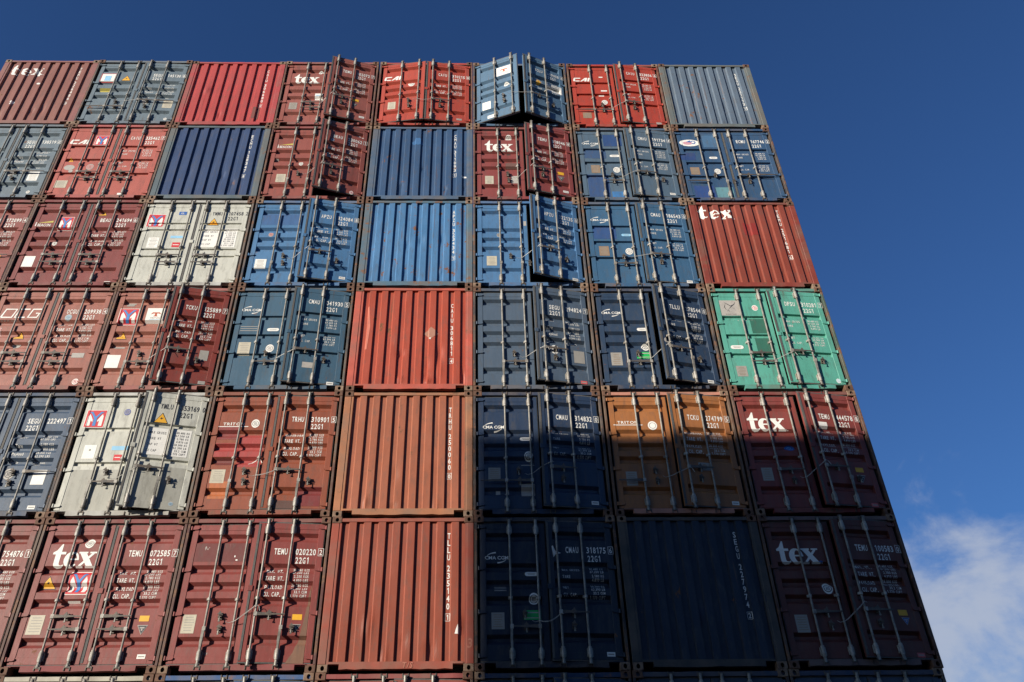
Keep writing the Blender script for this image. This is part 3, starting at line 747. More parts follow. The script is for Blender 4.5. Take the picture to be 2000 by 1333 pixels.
def BEACON(u=.085, v=.30, w=.34):
    d = Dec(); x, z = U(u), V(v)
    d.poly([(x + .03, z + .10), (x + .37, z + .115), (x + .37, z + .17)], 'yd'); d.text('i', x + .0, z, .13, 'w', 1., .1, mono=False)
    d.text('BEACON', x + .05, z, .080, 'w', .66, .04, mono=False); return ('owner_logo', d, None)
def vertical(t, chk, v0=.12, col='w', box=True, x=2.014, h=.105, st=.128, grp=.5):
    d = Dec(); z = V(v0) - h
    for ch in t:
        if ch == ' ': z -= st * grp; continue
        d.text(ch, x, z, h, col, .46, 0, align='c'); z -= st
    z -= st * .35
    if chk:
        if box: draw_boxed(d, chk, x - .5 * h * .44, z, h * .8, col)
        else: d.text(chk, x, z, h, col, .52, 0, align='c')
    return ('vertical_number', d)
ALLH = 'hh'
# ------------------------------------------------------------------ the wall, container by container
def doors(r, c, label, kind, rgb, number, chk, left, right, angL=0., angR=0., hl='hh', hr='hh', ncol='w', style='tex', wst=None, rgbR=None, tied=None, rust=.5, frame=.5, header=None, box=True, backing=None, sag=.0, tz=(.86, .86), rough=.5, wk=None):
    key = 'r%dc%d' % (r, c); rt = root_at(r, c, label, GW); rnd = random.Random(key)
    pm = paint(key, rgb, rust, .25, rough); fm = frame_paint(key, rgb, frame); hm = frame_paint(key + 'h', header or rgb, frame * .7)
    pr = paint(key + 'R', rgbR, rust, .25, rough) if rgbR else pm
    castings(rt, rnd); body(rt, pm, fm, key); door_frame(rt, frame_paint(key + 'p', tuple(int(x * .35 + y * .65) for x, y in zip(rgb, (62, 46, 38))), .8), hm, key)
    dl = door_leaf(rt, 'L', kind, pm, key + 'L', angL, hl, left)
    items = list(right)
    if number:
        items.append(('container_number', num_block(number, chk, ncol, style, box), None))
        items.append(('weight_table', weights(wst or style, ncol, back=backing, num=style, **(wk or {})), None))
    dr = door_leaf(rt, 'R', kind, pr, key + 'R', angR, hr, items)
    if rgbR: dr['label'] = 'darker red-brown door than the faded one beside it'
    if angR > 1 or angL > 1 or tied: tie(rt, angL, angR, tz[0], sag, z1=tz[1])
    return rt
def blank(r, c, label, rgb, marks, dents=6, rust=.5, frame=.4, frgb=None):
    key = 'r%dc%d' % (r, c); rt = root_at(r, c, label, GW); rnd = random.Random(key)
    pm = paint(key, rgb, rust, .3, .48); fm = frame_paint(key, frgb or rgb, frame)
    castings(rt, rnd); body(rt, pm, fm, key); end_container(rt, pm, fm, key, marks, dents); return rt
def SEACO(u=.640, v=.66, r=.10): return EM(u, v, r, 'dk', 'w2')

# ---- row 0 (top)
mk = Dec(); draw_tex(mk, U(.10), V(.24), .40, 'w', gapx=[0, .295, .575])
blots = Dec(); blots.disc(U(.46), V(.38), .035, 'w', sx=1.3); blots.disc(U(.28), V(.66), .05, 'w'); blots.disc(U(.27), V(.69), .02, 'w')
blank(0, 0, 'faded maroon container with a ribbed end and split tex letters, end of the top row', (136, 84, 80), [('owner_logo', mk), vertical('TEMU 226486', '0', .10), ('paint_blots', blots)], 4)
doors(0, 1, 'grey-blue container marked SEGU 145130 between two ribbed ends in the top row', 'A', GREYB, 'SEGU 145130', '8',
      M(('faded_sign', D1(lambda d: (d.rect(U(.155), V(.27), .38, .34, 'or'), d.rect(U(.155), V(.27), .34, .30, 'w', 1), d.rect(U(.155), V(.28), .16, .2, 'lb', 2)))), TRI(.35, .275, .25), ('yellow_label', D1(lambda d: d.rect(U(.17), V(.455), .28, .10, 'yd')))),
      M(SEACO(.645, .655), PL(.875, .68, .24, .30, 'cream'), EM(.90, .905, .05, 'w2')), angR=2.5, hl='mh', hr='hr', style='seg', sag=-.03, frame=.5)
blank(0, 2, 'bright red container in the top row with a blank ribbed end and a brown scrape', (170, 62, 64), [vertical('CAIU 306680', '0', .12), ('scrape', D1(lambda d: d.rect(1.93, V(.80), .16, .44, ink('scrape', (120, 70, 60)))))], 5)
doors(0, 3, 'maroon container in the top row marked TEMU 102072, its right door standing open', 'A', MAROON, 'TEMU 102072', '7',
      M(TEX(.115, .33, .36), EM(.385, .155, .085), ('white_notice', D1(lambda d: (d.rect(U(.405), V(.55), .20, .27, 'w'), d.rect(U(.405), V(.53), .15, .03, 'lb', 1)))), PL(.155, .69, .2, .26, 'grey')),
      M(('yellow_sticker', D1(lambda d: d.rect(U(.80), V(.655), .155, .10, 'y'))), down_tri(.80, .725, .12), label_small(.88, .885)), angR=15, hl='hh', hr='hx', tz=(.78, 1.0))
doors(0, 4, 'bright red container in the top row marked CAIU 310215, both doors ajar', 'A', CAIRED, 'CAIU 310215', '8',
      M(CAI(), EM(.355, .39, .10, 'grey'), PL(.16, .70, .2, .28, 'cream')), M(label_small(.86, .90, 'w2')), angL=8, angR=8, hl='xx', hr='hx', sag=.10, rough=.42)
doors(0, 5, 'steel-blue container in the top row marked TCLU 619408 with both doors swung wide open', 'A', (74, 104, 132), 'TCLU 619408', '8',
      M(TSIGN(.345, .25, .40, .34), EM(.365, .475, .095, 'grey'), PL(.145, .72, .22, .30, 'w'), ('white_notice', D1(lambda d: d.rect(U(.20), V(.90), .22, .12, 'w')))),
      M(('yellow_disc', D1(lambda d: d.disc(U(.665), V(.425), .075, 'y'))), ('white_notice', D1(lambda d: (d.rect(U(.85), V(.46), .42, .30, 'w'), d.rect(U(.85), V(.45), .36, .02, 'grey', 1), d.rect(U(.85), V(.48), .36, .02, 'grey', 1), d.rect(U(.85), V(.42), .36, .02, 'grey', 1))))),
      angL=21.5, angR=21.5, hl='dx', hr='hd', rgbR=None, sag=-.02, header=(74, 104, 132))
doors(0, 6, 'bright red container in the top row marked CAIU 323856, its right door ajar', 'B', (164, 54, 40), 'CAIU 323856', '6',
      M(CAI(.055, .27), EM(.365, .60, .09, 'grey'), ('small_marks', D1(lambda d: (d.rect(U(.36), V(.20), .10, .04, 'w'), d.rect(U(.375), V(.42), .16, .045, 'w'), d.rect(U(.345), V(.48), .14, .04, 'w')))), PL(.165, .80, .22, .22, 'tan')),
      M(label_small(.89, .93, 'w2')), angR=6.5, hl='mh', hr='hx', style='cai', sag=-.05, tz=(.72, .86), rough=.42)
blank(0, 7, 'weathered grey-blue container with a blank ribbed end at the outer corner of the top row', (84, 98, 116), [vertical('SEGU 221113', '1', .13)], 7, rust=.8, frame=.6, frgb=(96, 104, 104))

# ---- row 1
doors(1, 0, 'grey-blue container marked SEGU 138519, cut by the edge of the picture', 'A', GREYB, 'SEGU 138519', '0',
      M(TRI(.33, .28, .25), YM(.15, .28)), M(SEACO(.62, .665), PL(.84, .70, .24, .30, 'w'), EM(.86, .905, .05, 'w2')), hl='hh', hr='hr', style='seg')
doors(1, 1, 'pinkish red container marked CAIU 335462 with a blue logo sticker beside its CAI letters', 'B', (168, 84, 80), 'CAIU 335462', '7',
      M(CAI(.050, .265, .155), YM(.355, .215, .30, .32), TRI(.125, .475, .16), ('white_blot', D1(lambda d: (d.disc(U(.145), V(.585), .09, 'w2', sx=1.4), d.disc(U(.17), V(.63), .05, 'w2')))), EM(.34, .575, .10, 'or', 'w2'), PL(.13, .80, .27, .24, 'cream')),
      M(('small_label', D1(lambda d: d.rect(U(.72), V(.925), .14, .07, 'w')))), hl='hh', hr='hh', style='cai')
blank(1, 2, 'navy blue container with a blank ribbed end above the white container', (44, 64, 102), [vertical('ECMU 128347', '8', .12)], 5, frgb=(84, 98, 104))
doors(1, 3, 'maroon container marked BEAU 230062 with a small BEACON logo, right door wide open', 'A', MAROON2, 'BEAU 230062', '1',
      M(BEACON(), ('small_marks', D1(lambda d: d.rect(U(.10), V(.45), .09, .04, 'w2'))), EM(.345, .515, .06, 'grey'), PL(.175, .705, .22, .27, 'cream')),
      M(('white_scratch', D1(lambda d: d.poly([(U(.77), V(.145)), (U(.93), V(.185)), (U(.89), V(.135)), (U(.85), V(.16))], 'w'))), EM(.63, .30, .05, 'b', 'w2'), EM(.87, .925, .055, 'or', 'w')), angR=18.5, hl='dd', hr='hx', sag=-.03, tz=(.84, .92))
cm = Dec()
cm.poly([(U(.39), V(.215)), (U(.42), V(.19)), (U(.43), V(.165)), (U(.47), V(.165)), (U(.50), V(.20)), (U(.505), V(.245)), (U(.455), V(.26)), (U(.40), V(.24))], ink('spray_blue', (60, 104, 150)))
blank(1, 4, 'blue container with a blank ribbed end marked CMAU 311093 and a pale blue paint smudge', (46, 74, 110), [vertical('CMAU 311093', '1', .10), ('paint_smudge', cm), ('torn_label', D1(lambda d: d.rect(2.24, V(.685), .12, .05, 'w')))], 7, rust=.7, frgb=(70, 92, 116))
doors(1, 5, 'maroon container marked TEMU 318046 with tex letters below the wide-open blue doors', 'A', (128, 56, 58), 'TEMU 318046', '8',
      M(TEX(.115, .33, .38), EM(.355, .135, .085, 'grey'), ('grey_smear', D1(lambda d: d.rect(U(.37), V(.525), .26, .17, ink('smear', (110, 80, 72))))), PL(.155, .72, .2, .27, 'cream'), ('white_notice', D1(lambda d: d.rect(U(.40), V(.715), .17, .25, 'w2')))),
      M(yellow_tag(), down_tri(), label_small()), angR=14, hl='xm', hr='hx', sag=-.06, tz=(.74, .98))
doors(1, 6, 'slate blue container marked CMAU 191734 with darker blue repair squares', 'B', (74, 94, 114), 'CMAU 191734', '4',
      patch((.29, .09, .475, .25, (38, 68, 118)), (.085, .285, .30, .42, (52, 78, 116)), (.09, .64, .295, .93, (50, 76, 120)), (.31, .86, .46, .95, (52, 110, 168))) + M(CMA(.072, .215, .395), PI(.385, .385), EM(.385, .575, .095, 'grey'), PL(.18, .565, .21, .27, 'tan')),
      M(label_small(.885, .90)), angR=6.5, hl='dh', hr='hd', style='cai', sag=-.06, tz=(.78, .90))
def oval_logo(d):
    x, z = U(.155), V(.20)
    d.disc(x, z, .12, 'w', 0, 22, 2.1); d.disc(x - .05, z - .005, .06, ink('logo_pink', (200, 150, 160)), 1, 14, 1.9); d.disc(x + .09, z + .02, .06, 'b', 1, 12, 1.1); d.disc(x + .09, z + .02, .035, 'w', 2, 12, 1.1); d.poly([(x - .08, z + .03), (x + .02, z + .09), (x + .03, z + .02)], 'b', 2)
doors(1, 7, 'blue container marked ECMU 167746 with an oval logo and bright blue patches', 'B', (44, 74, 108), 'ECMU 167746', '2',
      patch((.035, .34, .185, .44, (38, 62, 112)), (.10, .78, .295, .97, (38, 66, 122)), (.31, .80, .475, .965, (86, 130, 142)), (.29, .08, .46, .26, (66, 100, 136))) + M(('owner_logo', D1(oval_logo)), PI(.36, .405, .2), EM(.37, .59, .09, 'w2'), PL(.15, .585, .22, .25, 'tan')),
      M(('small_label', D1(lambda d: d.poly([(U(.87), V(.935)), (U(.93), V(.955)), (U(.86), V(.96))], 'w')))), hl='md', hr='hr', style='cai', frame=.6)

# ---- row 2
doors(2, 0, 'maroon container numbered 172099, only its right door inside the picture', 'A', (132, 64, 62), 'TEMU 172099', '4', M(TEX()), M(yellow_tag(), down_tri()), hl='hh', hr='hr')
doors(2, 1, 'maroon container marked BEAU 241694 with BEACON lettering and a red, white and blue logo', 'A', (124, 54, 54), 'BEAU 241694', '6',
      M(BEACON(.06, .315), YM(.325, .275, .30, .34), EM(.30, .515, .06, 'grey'), ('white_notice', D1(lambda d: d.rect(U(.135), V(.715), .23, .30, 'w')))), M(TRI(.635, .155, .2), label_small(.88, .945)), hl='hh', hr='hh')
doors(2, 2, 'white container marked YMMU 107458 with a large red logo and yellow warning triangle', 'W4', (180, 180, 174), 'YMMU 107458', '2',
      M(YM(.135, .245, .36, .37), ('blue_label', D1(lambda d: (d.rect(U(.36), V(.155), .17, .10, 'b'), d.text('GL', U(.36), V(.165), .05, 'w', 1., .2, 1, mono=False, align='c')))), PL(.165, .50, .24, .30, 'w'),
        ('blue_notice', D1(lambda d: (d.rect(U(.37), V(.435), .30, .07, 'lb'), d.rect(U(.375), V(.525), .17, .14, 'r'), d.rect(U(.375), V(.525), .13, .02, 'w', 1))))),
      M(TRI(.660, .255, .26)), hl='hh', hr='hh', ncol='dk', style='w', wst='cai', backing='w', rust=.35, frame=.45, box=False)
doors(2, 3, 'mid-blue container marked APZU 324084 beside the white one, right door ajar', 'A', APLB, 'APZU 324084', '8',
      patch((.085, .14, .46, .29, (56, 92, 140))) + M(EM(.19, .405, .065, 'or', 'w2'), PL(.145, .735, .24, .26, 'w')), M(label_small(.88, .905)), angR=11, hl='dm', hr='hd', sag=-.04, tz=(.78, .98), frame=.55)
blank(2, 4, 'mid-blue container with a rust-spotted blank ribbed end marked APZU 323434', (64, 110, 156), [vertical('APZU 323434', '1', .11)], 10, rust=1.0, frame=.7, frgb=(76, 106, 124))
doors(2, 5, 'mid-blue container marked APZU 322135 with its right door swung far open', 'A', (64, 106, 150), 'APZU 322135', '0',
      M(EM(.235, .405, .06, 'k', 'w2'), ('white_scuff', D1(lambda d: d.rect(U(.475), V(.27), .06, .14, 'w2'))), PL(.165, .70, .22, .27, 'cream')), M(label_small(.885, .93), ('old_label', D1(lambda d: d.rect(U(.68), V(.60), .14, .11, 'grey')))), angR=18.5, hl='dd', hr='hd', sag=-.03, tz=(.80, .92))
doors(2, 6, 'blue container marked CMAU 186543 beside the tex end in the third row from the top', 'B', (50, 88, 122), 'CMAU 186543', '0',
      patch((.085, .29, .295, .44, (44, 74, 124))) + M(CMA(.072, .215, .395), PI(.385, .395, .22, .07, 'lb'), EM(.39, .585, .095, 'grey'), PL(.165, .58, .22, .28, 'tan')), M(label_small(.88, .93)), angR=5.5, hl='dh', hr='hx', style='cai', sag=-.02, frame=.6)
mk = Dec(); draw_tex(mk, U(.07), V(.20), .38, 'w', gapx=[0, .27, .53])
blank(2, 7, 'red-brown container with a ribbed end and split white tex letters at the outer edge', (128, 54, 42), [('owner_logo', mk), vertical('TEMU 251681', '6', .09), ('repair_patch', D1(lambda d: (d.rect(U(.53), V(.33), .34, .36, paint('patch_red', (140, 42, 38), .1, .1)),)))], 5, frame=.55)

# ---- row 3
doors(3, 0, 'maroon container under the one numbered 172099, hidden beyond the picture edge', 'A', (124, 60, 56), None, '', [], [], hl='hh', hr='hh')
def ocg(d):
    x, z, h = U(.09), V(.30), .21; s = .24
    def P(p): return [(x + (a + s * b) * h * 1.15, z + b * h) for a, b in p]
    for i, pts in enumerate(([(.1, 0), (1.0, 0), (1.0, 1), (.1, 1), (.1, .16)], [(2.1, 1), (1.25, 1), (1.25, 0), (2.1, 0)], [(3.2, 1), (2.35, 1), (2.35, 0), (3.1, 0), (3.1, .5), (2.8, .5)])):
        d.stroke(P(pts + ([pts[0]] if i == 0 else [])), .035, 'w', i * .3)
    d.text('WWW.OCG.HK', U(.11), V(.335), .03, 'w2', 1., .6, mono=False)
doors(3, 1, 'faded pinkish maroon container marked OCGU 209938 with outlined OCG lettering', 'A', (150, 88, 82), 'OCGU 209938', '4',
      M(('owner_logo', D1(ocg)), YM(.08, .47, .30, .32), TRI(.315, .475, .23), ('white_triangle', D1(lambda d: d.poly([(U(.27), V(.555)), (U(.35), V(.555)), (U(.31), V(.605))], 'w2')))),
      M(EM(.66, .30, .085, 'lb', 'w2'), ('white_label', D1(lambda d: d.rect(U(.845), V(.665), .24, .11, 'w2'))), EM(.895, .905, .07, 'or')), hl='hh', hr='hh', style='tex', wst='tex')
doors(3, 2, 'container marked TCKU 125889 with one faded door and one dark red-brown door standing open', 'A', (152, 90, 82), 'TCKU 125889', '7',
      M(YM(.15, .285, .37, .36), TSIGN(.375, .275, .38, .36), ('grey_label', D1(lambda d: d.rect(U(.145), V(.165), .16, .12, 'grey'))), TRI(.145, .475, .23), PI(.15, .585, .22, .07, 'w2'), ('white_notice', D1(lambda d: d.rect(U(.135), V(.72), .26, .31, 'w')))),
      M(label_small(.89, .925, 'w2'), ('grey_label', D1(lambda d: d.rect(U(.86), V(.68), .17, .24, 'grey')))), angR=11.5, hl='dh', hr='hd', rgbR=(122, 44, 36), sag=-.03, tz=(.74, .86))
doors(3, 3, 'blue container marked CMAU 041930 beside the red ribbed end, right door ajar', 'B', CMAB, 'CMAU 041930', '5',
      M(CMA(.072, .225, .395), ('worn_lettering', D1(lambda d: [d.rect(U(.16), V(.39 + .02 * i), .34, .012, 'w2') for i in range(3)])), PI(.36, .42), EM(.36, .60, .095, 'grey'), PL(.15, .60, .24, .30, 'cream')),
      M(('white_label', D1(lambda d: d.rect(U(.70), V(.785), .24, .13, 'w2'))), label_small(.885, .935)), angR=9.5, hl='dh', hr='hd', style='cai', sag=-.04, tz=(.74, .84))
dia = Dec(); x_, z_ = U(.655), V(.46); dia.poly([(x_ - .15, z_), (x_, z_ - .15), (x_ + .15, z_), (x_, z_ + .15)], ink('old_placard', (168, 120, 100))); dia.poly([(x_ - .05, z_ - .13), (x_ - .01, z_ - .17), (x_ - .0, z_ - .12)], 'w', 1)
scr = Dec(); scr.stroke([(U(.12), V(.20)), (U(.135), V(.40)), (U(.125), V(.62))], [.03, .06, .04], ink('scrape_pink', (205, 120, 100)))
blank(3, 4, 'bright red container marked CAIU 306811, its ribbed end scraped, with a faded diamond placard', (158, 62, 44), [vertical('CAIU 306811', '4', .16), ('diamond_placard', dia), ('scrape', scr)], 12, rust=.75, frame=.35, frgb=(180, 84, 68))
doors(3, 5, 'dark slate container marked SEGU 294824, plain left door and open right door', 'A', (66, 82, 102), 'SEGU 294824', '1', [], M(EM(.655, .655, .105, 'dk', 'w'), ('grey_label', D1(lambda d: d.rect(U(.86), V(.70), .22, .29, 'grey'))), label_small(.88, .93, 'or')), angR=12, hl='dh', hr='hx', style='seg', sag=-.08, tz=(.78, .90))
doors(3, 6, 'navy container marked TLLU 278544 with a green label, right door open beside the green container', 'A', (36, 56, 82), 'TLLU 278544', '0',
      M(CMA(.072, .25, .395), PI(.40, .415, .22), EM(.405, .585, .095), ('green_label', D1(lambda d: (d.rect(U(.385), V(.665), .30, .16, 'g'), d.rect(U(.385), V(.648), .24, .02, 'w2', 1), d.rect(U(.385), V(.683), .24, .015, 'w2', 1)))), PL(.155, .70, .22, .31, 'grey')),
      M(label_small(.88, .925), ('white_splash', D1(lambda d: (d.disc(U(.585), V(.63), .08, 'w2', sx=.9), d.disc(U(.55), V(.59), .06, 'w2'), d.disc(U(.60), V(.68), .05, 'w2'))))), angR=14, hl='dh', hr='hd', style='tex', wst='cai', sag=-.06, tz=(.74, .98))
def bird(d):
    x, z = U(.165), V(.20); d.rect(x, z, .40, .40, 'w2')
    for pts in ([(-.10, .14), (-.04, .10), (.02, .05), (.10, .09), (.13, .15)], [(.10, .09), (.04, .04), (-.02, -.02)], [(-.08, .10), (-.11, .02), (-.08, -.05)], [(-.07, -.09), (-.04, -.05), (-.02, -.10)], [(.05, .0), (.10, -.02)]):
        d.stroke([(x + a, z + b) for a, b in pts], [.004] + [.016] * (len(pts) - 2) + [.005], 'dk', 1)
    d.text('DONG FANG', x, z - .18, .028, 'dk', .9, .2, 1, mono=False, align='c')
doors(3, 7, 'turquoise green container marked DFSU 310281 with two darker green squares', 'B', GREEN, 'DFSU 310281', '7',
      patch((.31, .30, .455, .455, (44, 98, 84)), (.315, .49, .46, .655, (44, 98, 84))) + M(('owner_sign', D1(bird)), EM(.38, .20, .075, 'or'), TXT('web_address', 'www.dong    fang.com.hk', .115, .325, .045, 'w', .9, .08, False), PI(.15, .59, .26, .09), PL(.145, .815, .21, .25, 'grey')),
      M(EM(.905, .91, .055, 'lb', 'w')), angR=5, hl='hh', hr='hd', style='cai', frame=.65, sag=-.03, tz=(.70, .84))

# ---- row 4
doors(4, 0, 'grey-blue container beside the one marked SEGU 222497, hidden beyond the picture edge', 'A', GREYB, None, '', [], [])
doors(4, 1, 'dark grey-blue container marked SEGU 222497 beside the white YMLU container', 'A', (58, 76, 100), 'SEGU 222497', '1', M(YM(.15, .28)), M(SEACO(.63, .665, .11), ('white_notice', D1(lambda d: d.rect(U(.855), V(.69), .23, .29, 'w'))), label_small(.875, .915)), hl='hh', hr='mr', style='seg')
doors(4, 2, 'white container marked YMLU 353169, grey with dirt at the foot and its right door ajar', 'W2', CREAM, 'YMLU 353169', '0',
      patch((.085, .635, .452, .948, (156, 155, 149))) + M(YM(.135, .225, .35, .36), EM(.365, .17, .07, 'w2', ink('seal_blue', (70, 84, 150))), ('white_notice', D1(lambda d: (d.rect(U(.165), V(.495), .22, .28, 'w'), d.disc(U(.165), V(.48), .02, 'grey', 1)))),
        ('blue_notice', D1(lambda d: (d.rect(U(.385), V(.465), .30, .085, 'lb'), d.rect(U(.385), V(.54), .14, .12, 'r'), d.rect(U(.385), V(.54), .10, .015, 'w', 1))))),
      patch((.548, .635, .915, .948, (154, 153, 147))) + M(TRI(.660, .255, .26), EM(.865, .905, .05, 'lb', 'w2')), angR=12, hl='dh', hr='hd', ncol='dk', style='w', wst='cai', backing='w', rust=.3, box=False, sag=-.0, tz=(.74, .84))
doors(4, 3, 'red-brown container marked TRHU 310901 with brighter red patches on its left door', 'A', (134, 64, 44), 'TRHU 310901', '5',
      patch((.085, .29, .245, .40, (130, 50, 52)), (.255, .355, .44, .62, (158, 56, 58)), (.085, .43, .25, .54, (158, 56, 58)), (.10, .73, .24, .86, (176, 96, 58))) + M(TRITON(), EM(.355, .27, .09, 'grey'), ('black_smear', D1(lambda d: d.rect(U(.165), V(.575), .28, .15, ink('smear_dark', (110, 52, 46))))), PL(.145, .69, .25, .27, 'cream'),
        ('loose_strap', D1(lambda d: (d.stroke([(U(.35), V(.595)), (U(.40), V(.56)), (U(.43), V(.54)), (U(.445), V(.575))], .014, 'w'),)))),
      patch((.735, .775, .915, .92, (118, 44, 48)), (.55, .88, .735, .94, (90, 60, 58))), angR=2.5, hl='dm', hr='hd', style='tex', wst='triton', sag=.03, tz=(.78, .86))
blank(4, 4, 'brick-coloured container with a blank ribbed end marked TRHU 250060', (150, 82, 62), [vertical('TRHU 250060', '0', .13)], 8, rust=.6, frame=.5, frgb=(166, 108, 74))
doors(4, 5, 'navy container marked CMAU 314832 with its lower half in shadow', 'A', (29, 48, 76), 'CMAU 314832', '0',  # navy set darker than its paint to deepen the cast shadow
      M(CMA(.072, .30, .395), PI(.40, .40, .23), EM(.415, .535, .095), ('white_scuff', D1(lambda d: d.rect(U(.405), V(.61), .24, .014, 'w2'))), PL(.155, .68, .22, .27, 'grey'), ('torn_label', D1(lambda d: (d.rect(U(.18), V(.815), .08, .09, 'w2'), d.poly([(U(.225), V(.83)), (U(.26), V(.83)), (U(.26), V(.79))], 'w2')))), ('white_notice', D1(lambda d: d.rect(U(.40), V(.80), .24, .24, 'w2')))),
      M(label_small(.88, .905)), angR=8, hl='mh', hr='hx', style='tex', wst='cai', sag=-.08, tz=(.80, .98))
doors(4, 6, 'orange container marked TCKU 274799 with small TRITON lettering', 'A', (152, 92, 50), 'TCKU 274799', '5',
      M(TRITON(.075, .275), ('white_disc', D1(lambda d: (d.disc(U(.365), V(.29), .095, 'w', sx=.92), d.ring(U(.365), V(.29), .055, .066, 'grey', 1, 16)))), PL(.155, .715, .2, .28, 'grey')),
      M(('grey_smear', D1(lambda d: (d.rect(U(.70), V(.64), .22, .16, 'grey'), d.disc(U(.70), V(.64), .05, 'tan', 1)))), label_small(.885, .91)), angR=7, hl='mm', hr='hx', style='tex', wst='triton', sag=-.03, tz=(.74, .86), header=(190, 130, 110))
doors(4, 7, 'maroon container marked TEMU 444578 with tex letters and a blank white sticker', 'A', (122, 50, 48), 'TEMU 444578', '8',
      M(TEX(.09, .335, .40), ('blue_label', D1(lambda d: (d.disc(U(.375), V(.475), .065, 'b', sx=1.5), d.text('GL', U(.375), V(.485), .06, 'lb', 1.1, .2, 1, mono=False, align='c')))), PL(.155, .685, .20, .26, 'grey')),
      M(('white_sticker', D1(lambda d: d.rect(U(.65), V(.315), .17, .13, 'w'))), yellow_tag(), down_tri(), label_small(.88, .93, 'or')), angR=9, hl='hm', hr='hd', sag=-.03, tz=(.72, .98))

# ---- row 5
doors(5, 0, 'maroon container beside the one numbered 754876, hidden beyond the picture edge', 'A', MAROON, None, '', [], [])
doors(5, 1, 'maroon container with only the number 754876 in the picture, at the lower edge', 'A', (122, 54, 52), 'TEMU 754876', '1', M(TEX()), M(yellow_tag(), down_tri()), hl='hh', hr='hh')
doors(5, 2, 'maroon container marked TEMU 072585 with tex letters and a yellow triangle', 'A', (126, 54, 54), 'TEMU 072585', '7',
      M(TEX(.115, .335, .41), EM(.345, .17, .09, 'grey'), TRI(.143, .43, .24), YM(.345, .435, .34, .38), ('torn_label', D1(lambda d: d.rect(U(.345), V(.555), .20, .03, 'w'))), PL(.141, .70, .24, .31, 'cream')),
      M(yellow_tag(), down_tri(), label_small()), hl='hh', hr='hh')
doors(5, 3, 'maroon container marked TEMU 020220 with a mud-coloured stain on its right door', 'A', (128, 54, 54), 'TEMU 020220', '2',
      patch((.085, .175, .445, .30, (104, 44, 46))) + M(('white_chips', D1(lambda d: (d.poly([(U(.145), V(.205)), (U(.15), V(.195)), (U(.157), V(.20)), (U(.150), V(.225))], 'w2'), d.disc(U(.165), V(.215), .012, 'w2'), d.disc(U(.175), V(.205), .01, 'w2', sx=.6), d.disc(U(.36), V(.265), .018, 'w', sx=.6), d.disc(U(.375), V(.29), .013, 'w', sx=1.5)))), PL(.133, .70, .21, .30, 'cream'), TXT('chalk_scrawl', 'wings', .24, .885, .045, 'w2', .9, .1, False)),
      [('mud_stain', D1(lambda d: d.poly([(U(.80), V(.945)), (U(.915), V(.945)), (U(.915), V(.44)), (U(.905), V(.50)), (U(.898), V(.60)), (U(.885), V(.70)), (U(.868), V(.80)), (U(.84), V(.88))], paint('mud', (124, 88, 76), .2, .3))), None)] + M(yellow_tag(), down_tri(.842, .735, .15)), angR=4.5, hl='dm', hr='hd', sag=-.0, tz=(.78, 1.02), wk=dict(tare='2.200', tl='4.850', pay='28.280', pl='62.350', cap='33.1'))
ts = Dec(); ts.stroke([(U(.56), V(.905)), (U(.615), V(.905))], .012, 'w2')
scrawl = Dec()
blank5 = blank(5, 4, 'red-brown container marked TLLU 235140 with chalk writing on its ribbed end', (136, 62, 46), [vertical('TLLU 235140', '1', .11), ('torn_tag', D1(lambda d: (d.poly([(2.13, V(.775)), (2.20, V(.775)), (2.20, V(.735)), (2.18, V(.715)), (2.15, V(.745))], 'w'),)))], 6, rust=.5, frame=.3, frgb=(150, 68, 50))
def chalk(root, text, x, z, h, y, wf=.9):
    d = Dec(); d.text(text, x, z, h, ink('chalk', (172, 112, 92)), wf, .15, mono=False, shear=.12); d.build('chalk_mark', root, CO, [(-9, 0), (9, 0)], 'x', y)
chalk(blank5, 'T/S', U(.54), .062, .085, .003); chalk(blank5, '3', U(.957), .36, .15, .0025)
doors(5, 5, 'navy container marked CMAU 318175 with a green label, deep in shadow', 'A', (19, 30, 50), 'CMAU 318175', '6',  # paint colour lowered for shade, darker than the lit navy containers
      M(CMA(.072, .285, .395), PI(.39, .395, .22), ('worn_lettering', D1(lambda d: [d.rect(U(.175), V(.475 + .014 * i), .2, .012, 'w2') for i in range(3)])), EM(.40, .555, .095), ('green_label', D1(lambda d: (d.rect(U(.385), V(.660), .28, .155, 'g'), d.rect(U(.385), V(.645), .22, .02, 'w2', 1), d.rect(U(.385), V(.678), .22, .015, 'w2', 1)))), PL(.155, .695, .21, .27, 'grey')),
      M(label_small(.885, .905), ('white_splash', D1(lambda d: d.poly([(U(.535), V(.22)), (U(.545), V(.215)), (U(.56), V(.25)), (U(.60), V(.265)), (U(.56), V(.275)), (U(.545), V(.295))], 'w')))), angR=4, hl='dh', hr='hx', style='tex', wst='cai', sag=.14, tz=(.76, .86))
blank(5, 6, 'dark navy container with a blank ribbed end marked SEGU 227974, deep in shadow', (20, 31, 52), [vertical('SEGU 227974', '2', .11)], 4, frame=.3, frgb=(64, 62, 60))  # shade worked into this navy, on top of the real shadow
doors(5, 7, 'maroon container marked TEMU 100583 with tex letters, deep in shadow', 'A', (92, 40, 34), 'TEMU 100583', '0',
      M(TEX(.09, .335, .40), ('blue_label', D1(lambda d: d.disc(U(.385), V(.325), .02, 'b', sx=1.8))), EM(.385, .50, .10), PL(.155, .725, .21, .29, 'grey')), M(yellow_tag(), down_tri(.85, .72, .14, 'b'), label_small(.88, .925, 'or')), angR=7, hl='hm', hr='hx', sag=-.0, tz=(.72, 1.0), header=(110, 90, 88))

